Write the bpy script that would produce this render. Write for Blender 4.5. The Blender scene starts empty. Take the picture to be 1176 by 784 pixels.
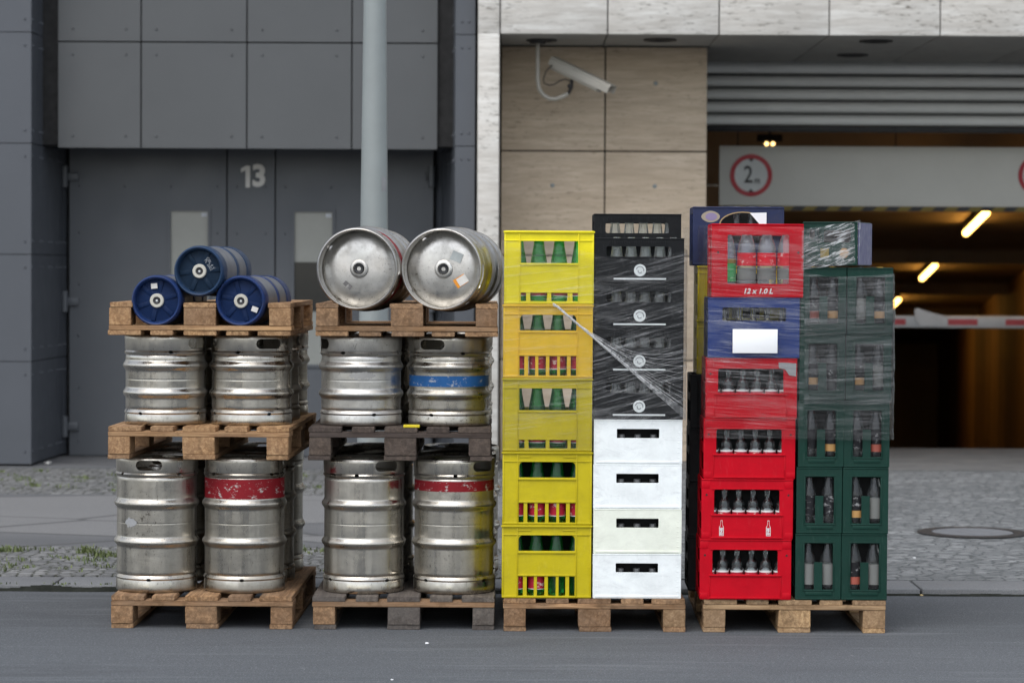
import bpy, bmesh, math, random
from mathutils import Matrix, Vector, Euler, noise as mnoise
PI = math.pi
R = math.radians
rnd = random.Random(7)
scene = bpy.context.scene
C = scene.collection

# ---------------------------------------------------------------- camera model
F = 3040.0                       # focal length in pixels of a 1176 px wide frame
CAM = Vector((0.0, -11.6, 1.59))
CAMROT = Matrix.Rotation(R(90 - 1.583), 3, 'X') @ Matrix.Rotation(R(0.3), 3, 'Z')

def at(px, py, Y):
    """point at world depth Y seen at photo pixel (px, py)"""
    d = CAMROT @ Vector(((px - 588) / F, -(py - 392) / F, -1))
    return CAM + d * ((Y - CAM.y) / d.y)

# ---------------------------------------------------------------- mesh helpers
def box(bm, x0, x1, y0, y1, z0, z1, bev=0.0):
    vs = [bm.verts.new(p) for p in ((x0, y0, z0), (x1, y0, z0), (x1, y1, z0), (x0, y1, z0),
                                    (x0, y0, z1), (x1, y0, z1), (x1, y1, z1), (x0, y1, z1))]
    fs = [bm.faces.new([vs[i] for i in q]) for q in
          ((0, 3, 2, 1), (4, 5, 6, 7), (0, 1, 5, 4), (1, 2, 6, 5), (2, 3, 7, 6), (3, 0, 4, 7))]
    if bev > 0:
        es = list({e for f in fs for e in f.edges})
        bmesh.ops.bevel(bm, geom=es, offset=bev, segments=2, profile=0.5, affect='EDGES')
    return vs

def lathe(bm, prof, seg=48, closed=False, mat=None):
    rings = []
    for r, z in prof:
        if r < 1e-6:
            rings.append([bm.verts.new((0, 0, z))])
        else:
            rings.append([bm.verts.new((r * math.cos(2 * PI * k / seg), r * math.sin(2 * PI * k / seg), z)) for k in range(seg)])
    n = len(rings)
    for i in range(n if closed else n - 1):
        a, b = rings[i], rings[(i + 1) % n]
        for k in range(seg):
            k2 = (k + 1) % seg
            if len(a) == 1 and len(b) == 1:
                continue
            if len(a) == 1:
                bm.faces.new((a[0], b[k2], b[k]))
            elif len(b) == 1:
                bm.faces.new((a[k], a[k2], b[0]))
            else:
                bm.faces.new((a[k], a[k2], b[k2], b[k]))
    return rings

def tube(bm, pts, r, seg=8, caps=True):
    pts = [Vector(p) for p in pts]
    rs = r if isinstance(r, (list, tuple)) else [r] * len(pts)
    rings = []
    up = Vector((0, 0, 1))
    for i, p in enumerate(pts):
        t = (pts[min(i + 1, len(pts) - 1)] - pts[max(i - 1, 0)]).normalized()
        u = t.cross(up)
        if u.length < 1e-3:
            u = t.cross(Vector((1, 0, 0)))
        u.normalize()
        v = u.cross(t).normalized()
        rings.append([bm.verts.new(p + (u * math.cos(2 * PI * k / seg) + v * math.sin(2 * PI * k / seg)) * rs[i]) for k in range(seg)])
    for a, b in zip(rings[:-1], rings[1:]):
        for k in range(seg):
            bm.faces.new((a[k], b[k], b[(k + 1) % seg], a[(k + 1) % seg]))
    if caps:
        bm.faces.new(rings[0])
        bm.faces.new(list(reversed(rings[-1])))

def prism(bm, pts, d0, d1, axis='Y'):
    """polygon of (a, b) pairs extruded along an axis"""
    def P(a, b, d):
        return {'Y': (a, d, b), 'X': (d, a, b), 'Z': (a, b, d)}[axis]
    lo = [bm.verts.new(P(a, b, d0)) for a, b in pts]
    hi = [bm.verts.new(P(a, b, d1)) for a, b in pts]
    bm.faces.new(lo)
    bm.faces.new(list(reversed(hi)))
    n = len(pts)
    for i in range(n):
        bm.faces.new((lo[i], hi[i], hi[(i + 1) % n], lo[(i + 1) % n]))

def rrect(x0, z0, x1, z1, r=0.0, n=4):
    """counter-clockwise rounded rectangle; r may be one radius or (bl, br, tr, tl)"""
    rs = r if isinstance(r, tuple) else (r,) * 4
    out = []
    for (cx, cz, a0, rr, sx, sz) in ((x0, z0, 180, rs[0], 1, 1), (x1, z0, 270, rs[1], -1, 1), (x1, z1, 0, rs[2], -1, -1), (x0, z1, 90, rs[3], 1, -1)):
        if rr <= 0:
            out.append((cx, cz))
        else:
            for k in range(n + 1):
                a = R(a0 + 90 * k / n)
                out.append((cx + sx * rr + rr * math.cos(a), cz + sz * rr + rr * math.sin(a)))
    return out

def ring_pts(cx, cz, r, n=32):
    return [(cx + r * math.cos(2 * PI * k / n), cz + r * math.sin(2 * PI * k / n)) for k in range(n)]

def curve_mesh(cu):
    o = bpy.data.objects.new('tmp', cu)
    C.objects.link(o)
    dg = bpy.context.evaluated_depsgraph_get()
    me = bpy.data.meshes.new_from_object(o.evaluated_get(dg))
    bpy.data.objects.remove(o)
    bpy.data.curves.remove(cu)
    return me

def plate(bm, outline, holes, t, M=None, bev=0.0):
    """flat plate in the XZ plane with holes; front at y=-t/2, back at y=+t/2, then moved by M"""
    cu = bpy.data.curves.new('tmp', 'CURVE')
    cu.dimensions = '2D'
    cu.fill_mode = 'BOTH'
    cu.extrude = t / 2 - bev
    cu.bevel_depth = bev
    cu.bevel_resolution = 0
    for poly in [outline] + list(holes):
        s = cu.splines.new('POLY')
        s.points.add(len(poly) - 1)
        for p, q in zip(s.points, poly):
            p.co = (q[0], q[1], 0, 1)
        s.use_cyclic_u = True
    me = curve_mesh(cu)
    me.transform((M or Matrix()) @ Matrix.Rotation(PI / 2, 4, 'X'))
    bm.from_mesh(me)
    bpy.data.meshes.remove(me)

def text_mesh(s, size, t=0.002, bold=0.0, shear=0.0, sx=1.0):
    cu = bpy.data.curves.new('tmp', 'FONT')
    cu.body = s
    cu.size = size
    cu.align_x = 'CENTER'
    cu.align_y = 'CENTER'
    cu.extrude = t / 2
    cu.offset = bold
    cu.shear = shear
    cu.resolution_u = 3
    me = curve_mesh(cu)
    me.transform(Matrix.Rotation(PI / 2, 4, 'X') @ Matrix.Diagonal((sx, 1, 1, 1)))
    return me

def TR(x=0, y=0, z=0):
    return Matrix.Translation((x, y, z))

def obj(name, bm, m, parent=None, loc=None, smooth=40, normals=True):
    if isinstance(bm, bpy.types.Mesh):
        me = bm
    else:
        if normals:
            bmesh.ops.recalc_face_normals(bm, faces=bm.faces)
        me = bpy.data.meshes.new(name)
        bm.to_mesh(me)
        bm.free()
    if m is not None:
        me.materials.clear()
        me.materials.append(m)
    if smooth:
        me.polygons.foreach_set('use_smooth', [True] * len(me.polygons))
        me.set_sharp_from_angle(angle=R(smooth))
    o = bpy.data.objects.new(name, me)
    C.objects.link(o)
    if parent is not None:
        o.parent = parent
    if loc is not None:
        o.location = loc
    return o

def tag(o, label, cat, group=None, kind=None):
    o['label'] = label
    o['category'] = cat
    if group:
        o['group'] = group
    if kind:
        o['kind'] = kind
    return o

def thing(name, label, cat, loc=(0, 0, 0), rz=0.0, group=None):
    o = bpy.data.objects.new(name, None)
    o.empty_display_size = 0.1
    C.objects.link(o)
    o.location = loc
    o.rotation_euler = (0, 0, rz)
    return tag(o, label, cat, group)

def struct(name, bm, m, **k):
    o = obj(name, bm, m, **k)
    o['kind'] = 'structure'
    return o

def copy_tree(o, parent=None):
    c = o.copy()
    C.objects.link(c)
    if parent is not None:
        c.parent = parent
    for ch in list(o.children):
        copy_tree(ch, c)
    return c

def N():
    return bmesh.new()

# ---------------------------------------------------------------- material helpers
class Mat:
    def __init__(s, name):
        s.m = bpy.data.materials.new(name)
        s.m.use_nodes = True
        s.t = s.m.node_tree
        s.b = s.t.nodes['Principled BSDF']
        s.out = s.t.nodes['Material Output']
        s._co = None
    def n(s, typ, ins=None, **props):
        nd = s.t.nodes.new(typ)
        for k, v in props.items():
            setattr(nd, k, v)
        for k, v in (ins or {}).items():
            s.put(nd.inputs[k], v)
        return nd
    def put(s, sock, v):
        if isinstance(v, bpy.types.NodeSocket):
            s.t.links.new(v, sock)
        elif isinstance(v, (tuple, list)) and len(v) == 3 and sock.type == 'RGBA':
            sock.default_value = (*v, 1)
        else:
            sock.default_value = v
    def set(s, **k):
        for key, v in k.items():
            s.put(s.b.inputs[key.replace('_', ' ')], v)
    def co(s, scale=(1, 1, 1), rot=(0, 0, 0), rand=True):
        if s._co is None:
            tc = s.n('ShaderNodeTexCoord')
            oi = s.n('ShaderNodeObjectInfo')
            s._rand = oi.outputs['Random']
            mul = s.n('ShaderNodeMath', {0: oi.outputs['Random'], 1: 37.0}, operation='MULTIPLY')
            add = s.n('ShaderNodeVectorMath', {0: tc.outputs['Object'], 1: mul.outputs[0]}, operation='ADD')
            s._co = (tc.outputs['Object'], add.outputs[0])
        mp = s.n('ShaderNodeMapping', {'Vector': s._co[1 if rand else 0], 'Scale': scale, 'Rotation': rot})
        return mp.outputs[0]
    def rand(s):
        s.co()
        return s._rand
    def noise(s, scale, detail=4, rough=0.55, st=(1, 1, 1), dist=0.0, rot=(0, 0, 0)):
        return s.n('ShaderNodeTexNoise', {'Vector': s.co(st, rot), 'Scale': scale, 'Detail': detail, 'Roughness': rough, 'Distortion': dist}).outputs['Fac']
    def ramp(s, fac, stops, interp='LINEAR'):
        nd = s.n('ShaderNodeValToRGB', {'Fac': fac})
        nd.color_ramp.interpolation = interp
        els = nd.color_ramp.elements
        while len(els) < len(stops):
            els.new(0.5)
        for e, (p, c) in zip(els, stops):
            e.position = p
            e.color = (*c, 1) if isinstance(c, (tuple, list)) else (c, c, c, 1)
        return nd.outputs['Color']
    def mix(s, fac, a, b, mode='MIX'):
        nd = s.n('ShaderNodeMix', data_type='RGBA', blend_type=mode)
        s.put(nd.inputs[0], fac)
        s.put(nd.inputs[6], a)
        s.put(nd.inputs[7], b)
        return nd.outputs[2]
    def rng(s, v, a, b, c, d):
        return s.n('ShaderNodeMapRange', {'Value': v, 'From Min': a, 'From Max': b, 'To Min': c, 'To Max': d}).outputs[0]
    def math(s, op, a, b):
        return s.n('ShaderNodeMath', {0: a, 1: b}, operation=op).outputs[0]
    def bump(s, h, strength=0.3, dist=0.01, prev=None):
        nd = s.n('ShaderNodeBump', {'Height': h, 'Strength': strength, 'Distance': dist})
        if prev is not None:
            s.put(nd.inputs['Normal'], prev)
        s.put(s.b.inputs['Normal'], nd.outputs[0])
        return nd.outputs[0]
    def vary(s, col, amt=0.12, scale=6, obj_amt=0.06):
        """colour with soft patchy wear and a small per-object shift"""
        f = s.rng(s.noise(scale, 6, 0.65), 0.25, 0.75, 1 - amt, 1 + amt)
        g = s.rng(s.rand(), 0, 1, 1 - obj_amt, 1 + obj_amt)
        return s.mix(1.0, col, s.n('ShaderNodeCombineColor', {0: s.math('MULTIPLY', f, g), 1: s.math('MULTIPLY', f, g), 2: s.math('MULTIPLY', f, g)}).outputs[0], 'MULTIPLY')

def m_simple(name, col, rough=0.5, metal=0.0, amt=0.12, scale=6, bump=0.0, bscale=80, spec=0.5, obj_amt=0.06):
    m = Mat(name)
    m.set(Base_Color=m.vary(col, amt, scale, obj_amt), Metallic=metal, Specular_IOR_Level=spec)
    m.set(Roughness=m.rng(m.noise(scale * 3, 4), 0.3, 0.7, rough * 0.85, min(1, rough * 1.15)))
    if bump:
        m.bump(m.noise(bscale, 3), bump, 0.004)
    return m.m

def m_plastic(name, col, dirt=0.25, rough=0.42, dcol=(0.05, 0.045, 0.04), spec=0.32):
    """injection-moulded crate plastic: scuffs, grime streaks, soft sheen"""
    m = Mat(name)
    base = m.vary(col, 0.10, 9, 0.05)
    sc = m.ramp(m.noise(11, 8, 0.78, (1, 1, 2.0), 0.8), [(0.50, 0.0), (0.68, 1.0)])
    c = m.mix(m.math('MULTIPLY', sc, dirt), base, dcol)
    pale = m.ramp(m.noise(34, 5, 0.7, (2.5, 2.5, 0.5), 0.5), [(0.57, 0.0), (0.66, 1.0)])
    c = m.mix(m.math('MULTIPLY', pale, dirt * 0.45), c, tuple(min(1, x * 1.25 + 0.12) for x in col))
    m.set(Base_Color=c, Specular_IOR_Level=spec, Roughness=m.rng(m.noise(22, 4), 0.3, 0.7, rough - 0.06, rough + 0.16))
    m.bump(m.noise(9, 3, 0.5), 0.16, 0.012)
    return m.m

def m_steel(name, base=(0.60, 0.565, 0.50), rough=0.29, grime=0.6):
    m = Mat(name)
    st = m.noise(15, 4, 0.6, (1, 1, 0.03))
    blot = m.noise(4.5, 7, 0.7)
    v = m.rng(m.rand(), 0, 1, 0.84, 1.06)
    smear = m.ramp(m.noise(8, 7, 0.72, (1, 1, 0.5)), [(0.46, 0), (0.62, 1)])
    horiz = m.ramp(m.noise(26, 6, 0.75, (0.35, 0.35, 2.2)), [(0.53, 0), (0.64, 1)])
    speck = m.ramp(m.noise(75, 4, 0.7, (1, 1, 0.6)), [(0.60, 0), (0.66, 1)])
    dots = m.ramp(m.noise(170, 2, 0.5), [(0.66, 0), (0.71, 1)])
    patch = m.rng(m.noise(3.2, 4, 0.6), 0.42, 0.62, 0.15, 1.0)
    c = m.mix(m.rng(blot, 0.35, 0.65, 0, 0.7), base, tuple(x * 0.74 for x in base))
    c = m.mix(m.math('MULTIPLY', smear, grime * 0.8), c, tuple(x * q for x, q in zip(base, (0.60, 0.59, 0.56))))
    c = m.mix(m.math('MULTIPLY', horiz, grime * 0.55), c, tuple(x * 0.5 for x in base))
    c = m.mix(m.math('MULTIPLY', m.math('MULTIPLY', speck, patch), grime * 1.5), c, (0.13, 0.115, 0.095))
    c = m.mix(m.math('MULTIPLY', m.math('MULTIPLY', dots, patch), grime * 1.6), c, (0.05, 0.045, 0.04))
    c = m.mix(1.0, c, m.n('ShaderNodeCombineColor', {0: v, 1: v, 2: v}).outputs[0], 'MULTIPLY')
    m.set(Base_Color=c, Metallic=1.0)
    ra = m.math('ADD', m.rng(st, 0.38, 0.62, rough - 0.10, rough + 0.14), m.math('MULTIPLY', smear, 0.10))
    m.set(Roughness=m.math('ADD', ra, m.rng(blot, 0.4, 0.7, 0.0, 0.10)))
    tg = m.n('ShaderNodeTangent', direction_type='RADIAL', axis='Z')
    m.set(Anisotropic=0.6, Tangent=tg.outputs[0])
    b = m.bump(m.noise(6, 3, 0.5), 0.16, 0.02)
    m.bump(m.noise(60, 3, 0.6, (1, 1, 0.2)), 0.05, 0.004, b)
    return m.m

def m_wood(name, light, dark, axis='Y', grey=(0.18, 0.165, 0.15), gfac=0.3):
    m = Mat(name)
    st = {'Y': (1, 0.05, 1), 'X': (0.05, 1, 1), 'B': (1, 1, 1)}[axis]
    g = m.noise(70, 6, 0.7, st, 0.6)
    c = m.ramp(g, [(0.36, tuple(x * 0.6 for x in dark)), (0.46, dark), (0.54, tuple((a + b) / 2 for a, b in zip(light, dark))), (0.64, light)])
    if axis == 'B':
        chip = m.n('ShaderNodeTexVoronoi', {'Vector': m.co((1, 1, 0.6)), 'Scale': 190.0, 'Randomness': 1.0}).outputs['Color']
        chipv = m.n('ShaderNodeSeparateColor', {0: chip}).outputs[0]
        c = m.mix(m.rng(chipv, 0, 1, 0.0, 0.55), c, dark)
    hv = m.rng(m.rand(), 0, 1, 0.62, 1.22)
    c = m.mix(1.0, c, m.n('ShaderNodeCombineColor', {0: hv, 1: hv, 2: m.math('POWER', hv, 0.8)}).outputs[0], 'MULTIPLY')
    c = m.mix(m.ramp(m.noise(22, 5, 0.7, st), [(0.40, 0.0), (0.62, 0.55)]), c, tuple(x * 0.75 for x in dark))
    c = m.mix(m.math('MULTIPLY', m.rng(m.noise(5, 5, 0.7), 0.35, 0.65, 0.2, 1.0), gfac), c, grey)
    crack = m.ramp(m.noise(160, 3, 0.6, st, 0.2), [(0.24, 1), (0.32, 0)])
    c = m.mix(m.math('MULTIPLY', crack, 0.7), c, tuple(x * 0.25 for x in dark))
    stain = m.ramp(m.noise(11, 6, 0.75), [(0.52, 0), (0.66, 1)])
    c = m.mix(m.math('MULTIPLY', stain, 0.6), c, tuple(x * 0.4 for x in dark))
    m.set(Base_Color=c, Roughness=0.82, Specular_IOR_Level=0.25)
    b = m.bump(g, 0.6, 0.004)
    m.bump(m.noise(30, 4, 0.7, st), 0.25, 0.004, b)
    return m.m

def m_glass(name, tint, dif=0.25, gloss=0.22, dcol=None):
    """thin-walled bottle glass: see-through, tinted, with sky reflections"""
    m = Mat(name)
    tr = m.n('ShaderNodeBsdfTransparent', {'Color': tint})
    df = m.n('ShaderNodeBsdfDiffuse', {'Color': dcol or tint})
    rip = m.n('ShaderNodeBump', {'Height': m.noise(36, 4, 0.7, (1, 1, 0.5)), 'Strength': 1.0, 'Distance': 0.006})
    gl = m.n('ShaderNodeBsdfGlossy', {'Color': (0.95, 0.97, 0.98), 'Roughness': 0.03, 'Normal': rip.outputs[0]})
    a = m.n('ShaderNodeMixShader', {0: dif, 1: tr.outputs[0], 2: df.outputs[0]})
    fr = m.n('ShaderNodeFresnel', {'IOR': 1.5, 'Normal': rip.outputs[0]})
    fac = m.math('MULTIPLY', fr.outputs[0], gloss * 3.6)
    b = m.n('ShaderNodeMixShader', {0: fac, 1: a.outputs[0], 2: gl.outputs[0]})
    m.t.links.new(b.outputs[0], m.out.inputs['Surface'])
    return m.m

def m_emit(name, col, s):
    m = Mat(name)
    m.set(Base_Color=(0.8, 0.8, 0.8), Emission_Color=col, Emission_Strength=s)
    return m.m

def m_film(name, ang, a0=0.10, a1=0.5, lo=0.50, hi=0.72, col=(0.75, 0.76, 0.76), sc=64, refl=0.55):
    """stretch film: clear, with whitish streaks and glossy pleats running along one direction"""
    m = Mat(name)
    s1 = m.noise(34, 5, 0.65, (0.07, 1, 1), 0.25, (0, 0, 0)) if ang is None else None
    def streak(scale, st, rot, detail=5, dist=0.3):
        tc = m.co((1, 1, 1), (0, rot, 0), False)
        mp = m.n('ShaderNodeMapping', {'Vector': tc, 'Scale': st})
        return m.n('ShaderNodeTexNoise', {'Vector': mp.outputs[0], 'Scale': scale, 'Detail': detail, 'Roughness': 0.65, 'Distortion': dist}).outputs['Fac']
    s1 = streak(sc, (0.035, 1, 1), ang)
    s2 = streak(26, (0.09, 1, 1), ang * 0.3 - 0.15)
    big = streak(2.6, (0.6, 1, 1), 0.2, 4, 1.0)
    f1 = m.rng(s1, lo, hi, 0, 1)
    f2 = m.rng(s2, lo + 0.03, hi + 0.05, 0, 0.6)
    f = m.math('MAXIMUM', f1, f2)
    f = m.math('MULTIPLY', f, m.rng(big, 0.35, 0.65, 0.15, 1.0))
    al = m.math('ADD', m.math('MULTIPLY', f, a1), m.rng(big, 0.4, 0.62, a0 * 0.55, a0 * 1.5))  # white streak opacity also paints in the glints along the pleats
    al = m.n('ShaderNodeClamp', {0: al}).outputs[0]
    tr = m.n('ShaderNodeBsdfTransparent', {'Color': (0.97, 0.97, 0.97)})
    df = m.n('ShaderNodeBsdfDiffuse', {'Color': col})
    tl = m.n('ShaderNodeBsdfTranslucent', {'Color': col})
    dd = m.n('ShaderNodeMixShader', {0: 0.35, 1: df.outputs[0], 2: tl.outputs[0]})
    bp = m.n('ShaderNodeBump', {'Height': m.math('ADD', s1, s2), 'Strength': 0.8, 'Distance': 0.006})
    gl = m.n('ShaderNodeBsdfGlossy', {'Color': (0.9, 0.9, 0.9), 'Roughness': 0.12, 'Normal': bp.outputs[0]})
    a = m.n('ShaderNodeMixShader', {0: al, 1: tr.outputs[0], 2: dd.outputs[0]})
    lw = m.n('ShaderNodeFresnel', {'IOR': 1.35, 'Normal': bp.outputs[0]})
    b = m.n('ShaderNodeMixShader', {0: m.math('ADD', m.math('MULTIPLY', lw.outputs[0], refl), m.math('MULTIPLY', f, 0.10)), 1: a.outputs[0], 2: gl.outputs[0]})
    m.t.links.new(b.outputs[0], m.out.inputs['Surface'])
    return m.m

# ---------------------------------------------------------------- materials
def build_ground_mats():
    # street asphalt
    m = Mat('asphalt')
    big = m.noise(0.55, 5, 0.6, (0.5, 1.6, 1))
    fine = m.noise(170, 3, 0.7)
    c = m.ramp(big, [(0.35, (0.080, 0.086, 0.093)), (0.65, (0.118, 0.125, 0.133))])
    mid = m.noise(38, 5, 0.75)
    c = m.mix(m.ramp(mid, [(0.36, 0.55), (0.52, 0.0)]), c, (0.055, 0.058, 0.062))
    c = m.mix(m.ramp(fine, [(0.40, 0.8), (0.52, 0.0)]), c, (0.045, 0.047, 0.05))
    c = m.mix(m.ramp(m.noise(120, 3, 0.65), [(0.58, 0.0), (0.66, 0.7)]), c, (0.25, 0.255, 0.26))
    c = m.mix(m.ramp(m.noise(28, 2, 0.5), [(0.73, 0.0), (0.76, 0.8)]), c, (0.30, 0.30, 0.30))
    st = m.noise(5, 5, 0.7, (0.15, 1.4, 1))
    c = m.mix(m.ramp(st, [(0.50, 0.0), (0.66, 0.55)]), c, (0.066, 0.069, 0.073))
    # darker band beside the kerb, paler lane farther out
    sep = m.n('ShaderNodeSeparateXYZ', {0: m.co((1, 1, 1), rand=False)})
    yy = m.math('ADD', sep.outputs[1], m.rng(big, 0.3, 0.7, -0.35, 0.35))
    c = m.mix(m.ramp(m.rng(yy, -2.2, 1.6, 0, 1), [(0.0, 0.0), (0.42, 0.25), (0.72, 0.9), (0.9, 0.85), (1.0, 0.45)]), m.mix(0.35, c, (0.135, 0.152, 0.168)), m.mix(0.5, c, (0.058, 0.064, 0.072)))
    c = m.mix(m.ramp(m.noise(95, 4, 0.75), [(0.40, 0.45), (0.50, 0.0)]), c, (0.045, 0.048, 0.052))
    c = m.mix(m.ramp(m.noise(130, 3, 0.7), [(0.55, 0.0), (0.64, 0.5)]), c, (0.26, 0.27, 0.28))
    c = m.mix(m.ramp(m.noise(1.7, 6, 0.7, (0.35, 1.3, 1), 0.8), [(0.53, 0.0), (0.66, 0.45)]), c, (0.060, 0.064, 0.070))
    c = m.mix(m.ramp(m.noise(9, 3, 0.6, (0.10, 2.2, 1)), [(0.58, 0.0), (0.70, 0.35)]), c, (0.19, 0.20, 0.21))
    m.set(Base_Color=c, Roughness=0.85, Specular_IOR_Level=0.3)
    b = m.bump(fine, 0.5, 0.004)
    asphalt = m.m
    # footway slabs: worn asphalt with concrete patches
    m = Mat('footway')
    big = m.noise(0.9, 4, 0.6, (0.7, 1.3, 1))
    fine = m.noise(150, 3, 0.7)
    c = m.ramp(big, [(0.35, (0.115, 0.118, 0.122)), (0.65, (0.15, 0.152, 0.155))])
    vor = m.n('ShaderNodeTexVoronoi', {'Vector': m.co((0.33, 0.8, 1), (0, 0, 0.35)), 'Scale': 1.0}, feature='F1')
    pv = m.n('ShaderNodeSeparateColor', {0: vor.outputs['Color']}).outputs[0]
    c = m.mix(m.ramp(pv, [(0.0, 0.0), (0.62, 0.0), (0.66, 0.75)]), c, (0.21, 0.21, 0.208))
    ve = m.n('ShaderNodeTexVoronoi', {'Vector': m.co((0.33, 0.8, 1), (0, 0, 0.35)), 'Scale': 1.0}, feature='DISTANCE_TO_EDGE')
    c = m.mix(m.ramp(ve.outputs['Distance'], [(0.004, 0.8), (0.016, 0.0)]), c, (0.07, 0.07, 0.07))
    c = m.mix(m.ramp(fine, [(0.36, 0.5), (0.5, 0.0)]), c, (0.07, 0.07, 0.07))
    m.set(Base_Color=c, Roughness=0.88, Specular_IOR_Level=0.25)
    m.bump(fine, 0.4, 0.003)
    footway = m.m
    # small granite setts
    def setts(name, scale, lo, hi, joint, rot=0.0, st=(1, 1, 1), rdm=0.62):
        m = Mat(name)
        wob = m.n('ShaderNodeTexNoise', {'Vector': m.co((1, 1, 1)), 'Scale': 3.0, 'Detail': 2.0})
        cv = m.n('ShaderNodeVectorMath', {0: m.co(st, (0, 0, rot)), 1: m.n('ShaderNodeVectorMath', {0: wob.outputs['Color'], 'Scale': 0.06}, operation='SCALE').outputs[0]}, operation='ADD').outputs[0]
        f1 = m.n('ShaderNodeTexVoronoi', {'Vector': cv, 'Scale': scale, 'Randomness': rdm}, feature='F1')
        ed = m.n('ShaderNodeTexVoronoi', {'Vector': cv, 'Scale': scale, 'Randomness': rdm}, feature='DISTANCE_TO_EDGE')
        v = m.n('ShaderNodeSeparateColor', {0: f1.outputs['Color']}).outputs[0]
        c = m.ramp(v, [(0.0, lo), (0.6, tuple((a + b) / 2 for a, b in zip(lo, hi))), (1.0, hi)])
        c = m.mix(m.rng(m.noise(22, 5, 0.75), 0.35, 0.65, 0.0, 0.6), c, tuple(x * 0.62 for x in lo))
        c = m.mix(m.rng(m.noise(1.1, 4, 0.6), 0.35, 0.65, 0.0, 0.4), c, tuple(x * 0.7 for x in lo))
        j = m.ramp(ed.outputs['Distance'], [(0.03, 1.0), (0.10, 0.0)])
        c = m.mix(j, c, joint)
        m.set(Base_Color=c, Roughness=0.8, Specular_IOR_Level=0.35)
        h = m.ramp(ed.outputs['Distance'], [(0.0, 0.0), (0.16, 0.8), (0.4, 1.0)])
        b = m.bump(h, 0.9 if rdm < 0.7 else 0.5, 0.012)
        m.bump(m.noise(60, 4, 0.7), 0.4 if rdm < 0.7 else 0.2, 0.006, b)
        return m.m
    mosaic = setts('mosaic_setts', 14, (0.15, 0.152, 0.155), (0.34, 0.34, 0.335), (0.055, 0.058, 0.042))
    drive = setts('driveway_setts', 15, (0.155, 0.165, 0.168), (0.33, 0.34, 0.34), (0.075, 0.080, 0.082), 0.2, (0.75, 1.0, 1), 0.78)
    m = Mat('granite')
    c = m.ramp(m.noise(230, 3, 0.7), [(0.35, (0.10, 0.105, 0.11)), (0.65, (0.22, 0.225, 0.23))])
    c = m.mix(m.rng(m.noise(2.5, 5, 0.6), 0.3, 0.7, 0.0, 0.45), c, (0.11, 0.112, 0.115))
    m.set(Base_Color=c, Roughness=0.8)
    m.bump(m.noise(40, 4, 0.7), 0.4, 0.006)
    granite = m.m
    return asphalt, footway, mosaic, drive, granite
ASPHALT, FOOTWAY, MOSAIC, DRIVE, GRANITE = build_ground_mats()

def m_travertine(name, light, mid, pit, bands=1.0):
    m = Mat(name)
    b1 = m.noise(9, 6, 0.6, (0.18, 1, 1), 0.6)
    b2 = m.noise(24, 6, 0.7, (0.10, 1, 1), 0.5)
    c = m.ramp(b1, [(0.3, mid), (0.68, light)])
    c = m.mix(m.rng(b2, 0.40, 0.60, 0.0, 0.8 * bands), c, tuple(x * 0.86 for x in mid))
    reg = m.noise(2.2, 4, 0.6, (0.5, 1, 1.4))
    pits = m.ramp(m.noise(38, 4, 0.72, (0.30, 1, 1.25), 0.2), [(0.56, 0), (0.65, 1)])
    pf = m.math('MULTIPLY', pits, m.rng(reg, 0.4, 0.62, 0.1, 0.95))
    c = m.mix(pf, c, pit)
    m.set(Base_Color=c, Roughness=0.72, Specular_IOR_Level=0.3)
    m.bump(pf, -0.4, 0.004)
    return m.m
TRAV_W = m_travertine('pale_travertine', (0.70, 0.69, 0.65), (0.54, 0.51, 0.46), (0.16, 0.145, 0.12))
TRAV_B = m_travertine('beige_travertine', (0.64, 0.53, 0.405), (0.52, 0.415, 0.30), (0.28, 0.22, 0.155))
DARKMETAL = m_simple('dark_grey_cladding', (0.078, 0.085, 0.095), 0.42, 0.0, 0.08, 1.2, spec=0.5, obj_amt=0.02)
DARKMETAL2 = m_simple('grey_cladding_panel', (0.076, 0.080, 0.082), 0.45, 0.0, 0.08, 1.0, obj_amt=0.02)
PILLARMETAL = m_simple('slate_blue_cladding', (0.074, 0.081, 0.093), 0.40, 0.0, 0.08, 1.2, obj_amt=0.02)
JOINT = m_simple('joint_shadow_gap', (0.015, 0.015, 0.015), 0.9)
SOFFIT = m_simple('soffit_stone', (0.30, 0.295, 0.275), 0.7)
SHUTTER = m_simple('shutter_aluminium', (0.80, 0.81, 0.78), 0.45, 0.0, 0.05, 3)
SIGNGREY = m_simple('sign_board', (0.62, 0.615, 0.565), 0.5, 0.0, 0.05, 2)
SIGNRED = m_simple('sign_red', (0.42, 0.008, 0.02), 0.45)
SIGNWHITE = m_simple('sign_white', (0.62, 0.64, 0.63), 0.45)
BLACKP = m_simple('black_paint', (0.010, 0.010, 0.011), 0.5)
YELLOWP = m_simple('hazard_yellow', (0.20, 0.145, 0.02), 0.6)
GARAGE = m_simple('garage_concrete', (0.27, 0.205, 0.135), 0.85, 0, 0.2, 1.5)
GARAGEFLOOR = m_simple('garage_floor', (0.05, 0.05, 0.05), 0.8)
def m_boards():
    m = Mat('garage_wall_boards')
    c = m.ramp(m.noise(3.5, 3, 0.6, (0.2, 1, 0.02)), [(0.35, (0.12, 0.07, 0.03)), (0.6, (0.34, 0.20, 0.085)), (0.7, (0.18, 0.105, 0.045))])
    m.set(Base_Color=c, Roughness=0.7)
    return m.m
GARAGEWALL = m_boards()
BARWHITE = m_simple('barrier_white', (0.62, 0.62, 0.61), 0.4)
BARRED = m_simple('barrier_red', (0.52, 0.05, 0.06), 0.4)
CAMGREY = m_simple('camera_housing', (0.40, 0.375, 0.32), 0.45)
POLE = m_simple('galvanised_pole', (0.25, 0.275, 0.27), 0.5, 0.2, 0.08, 4)
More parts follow.
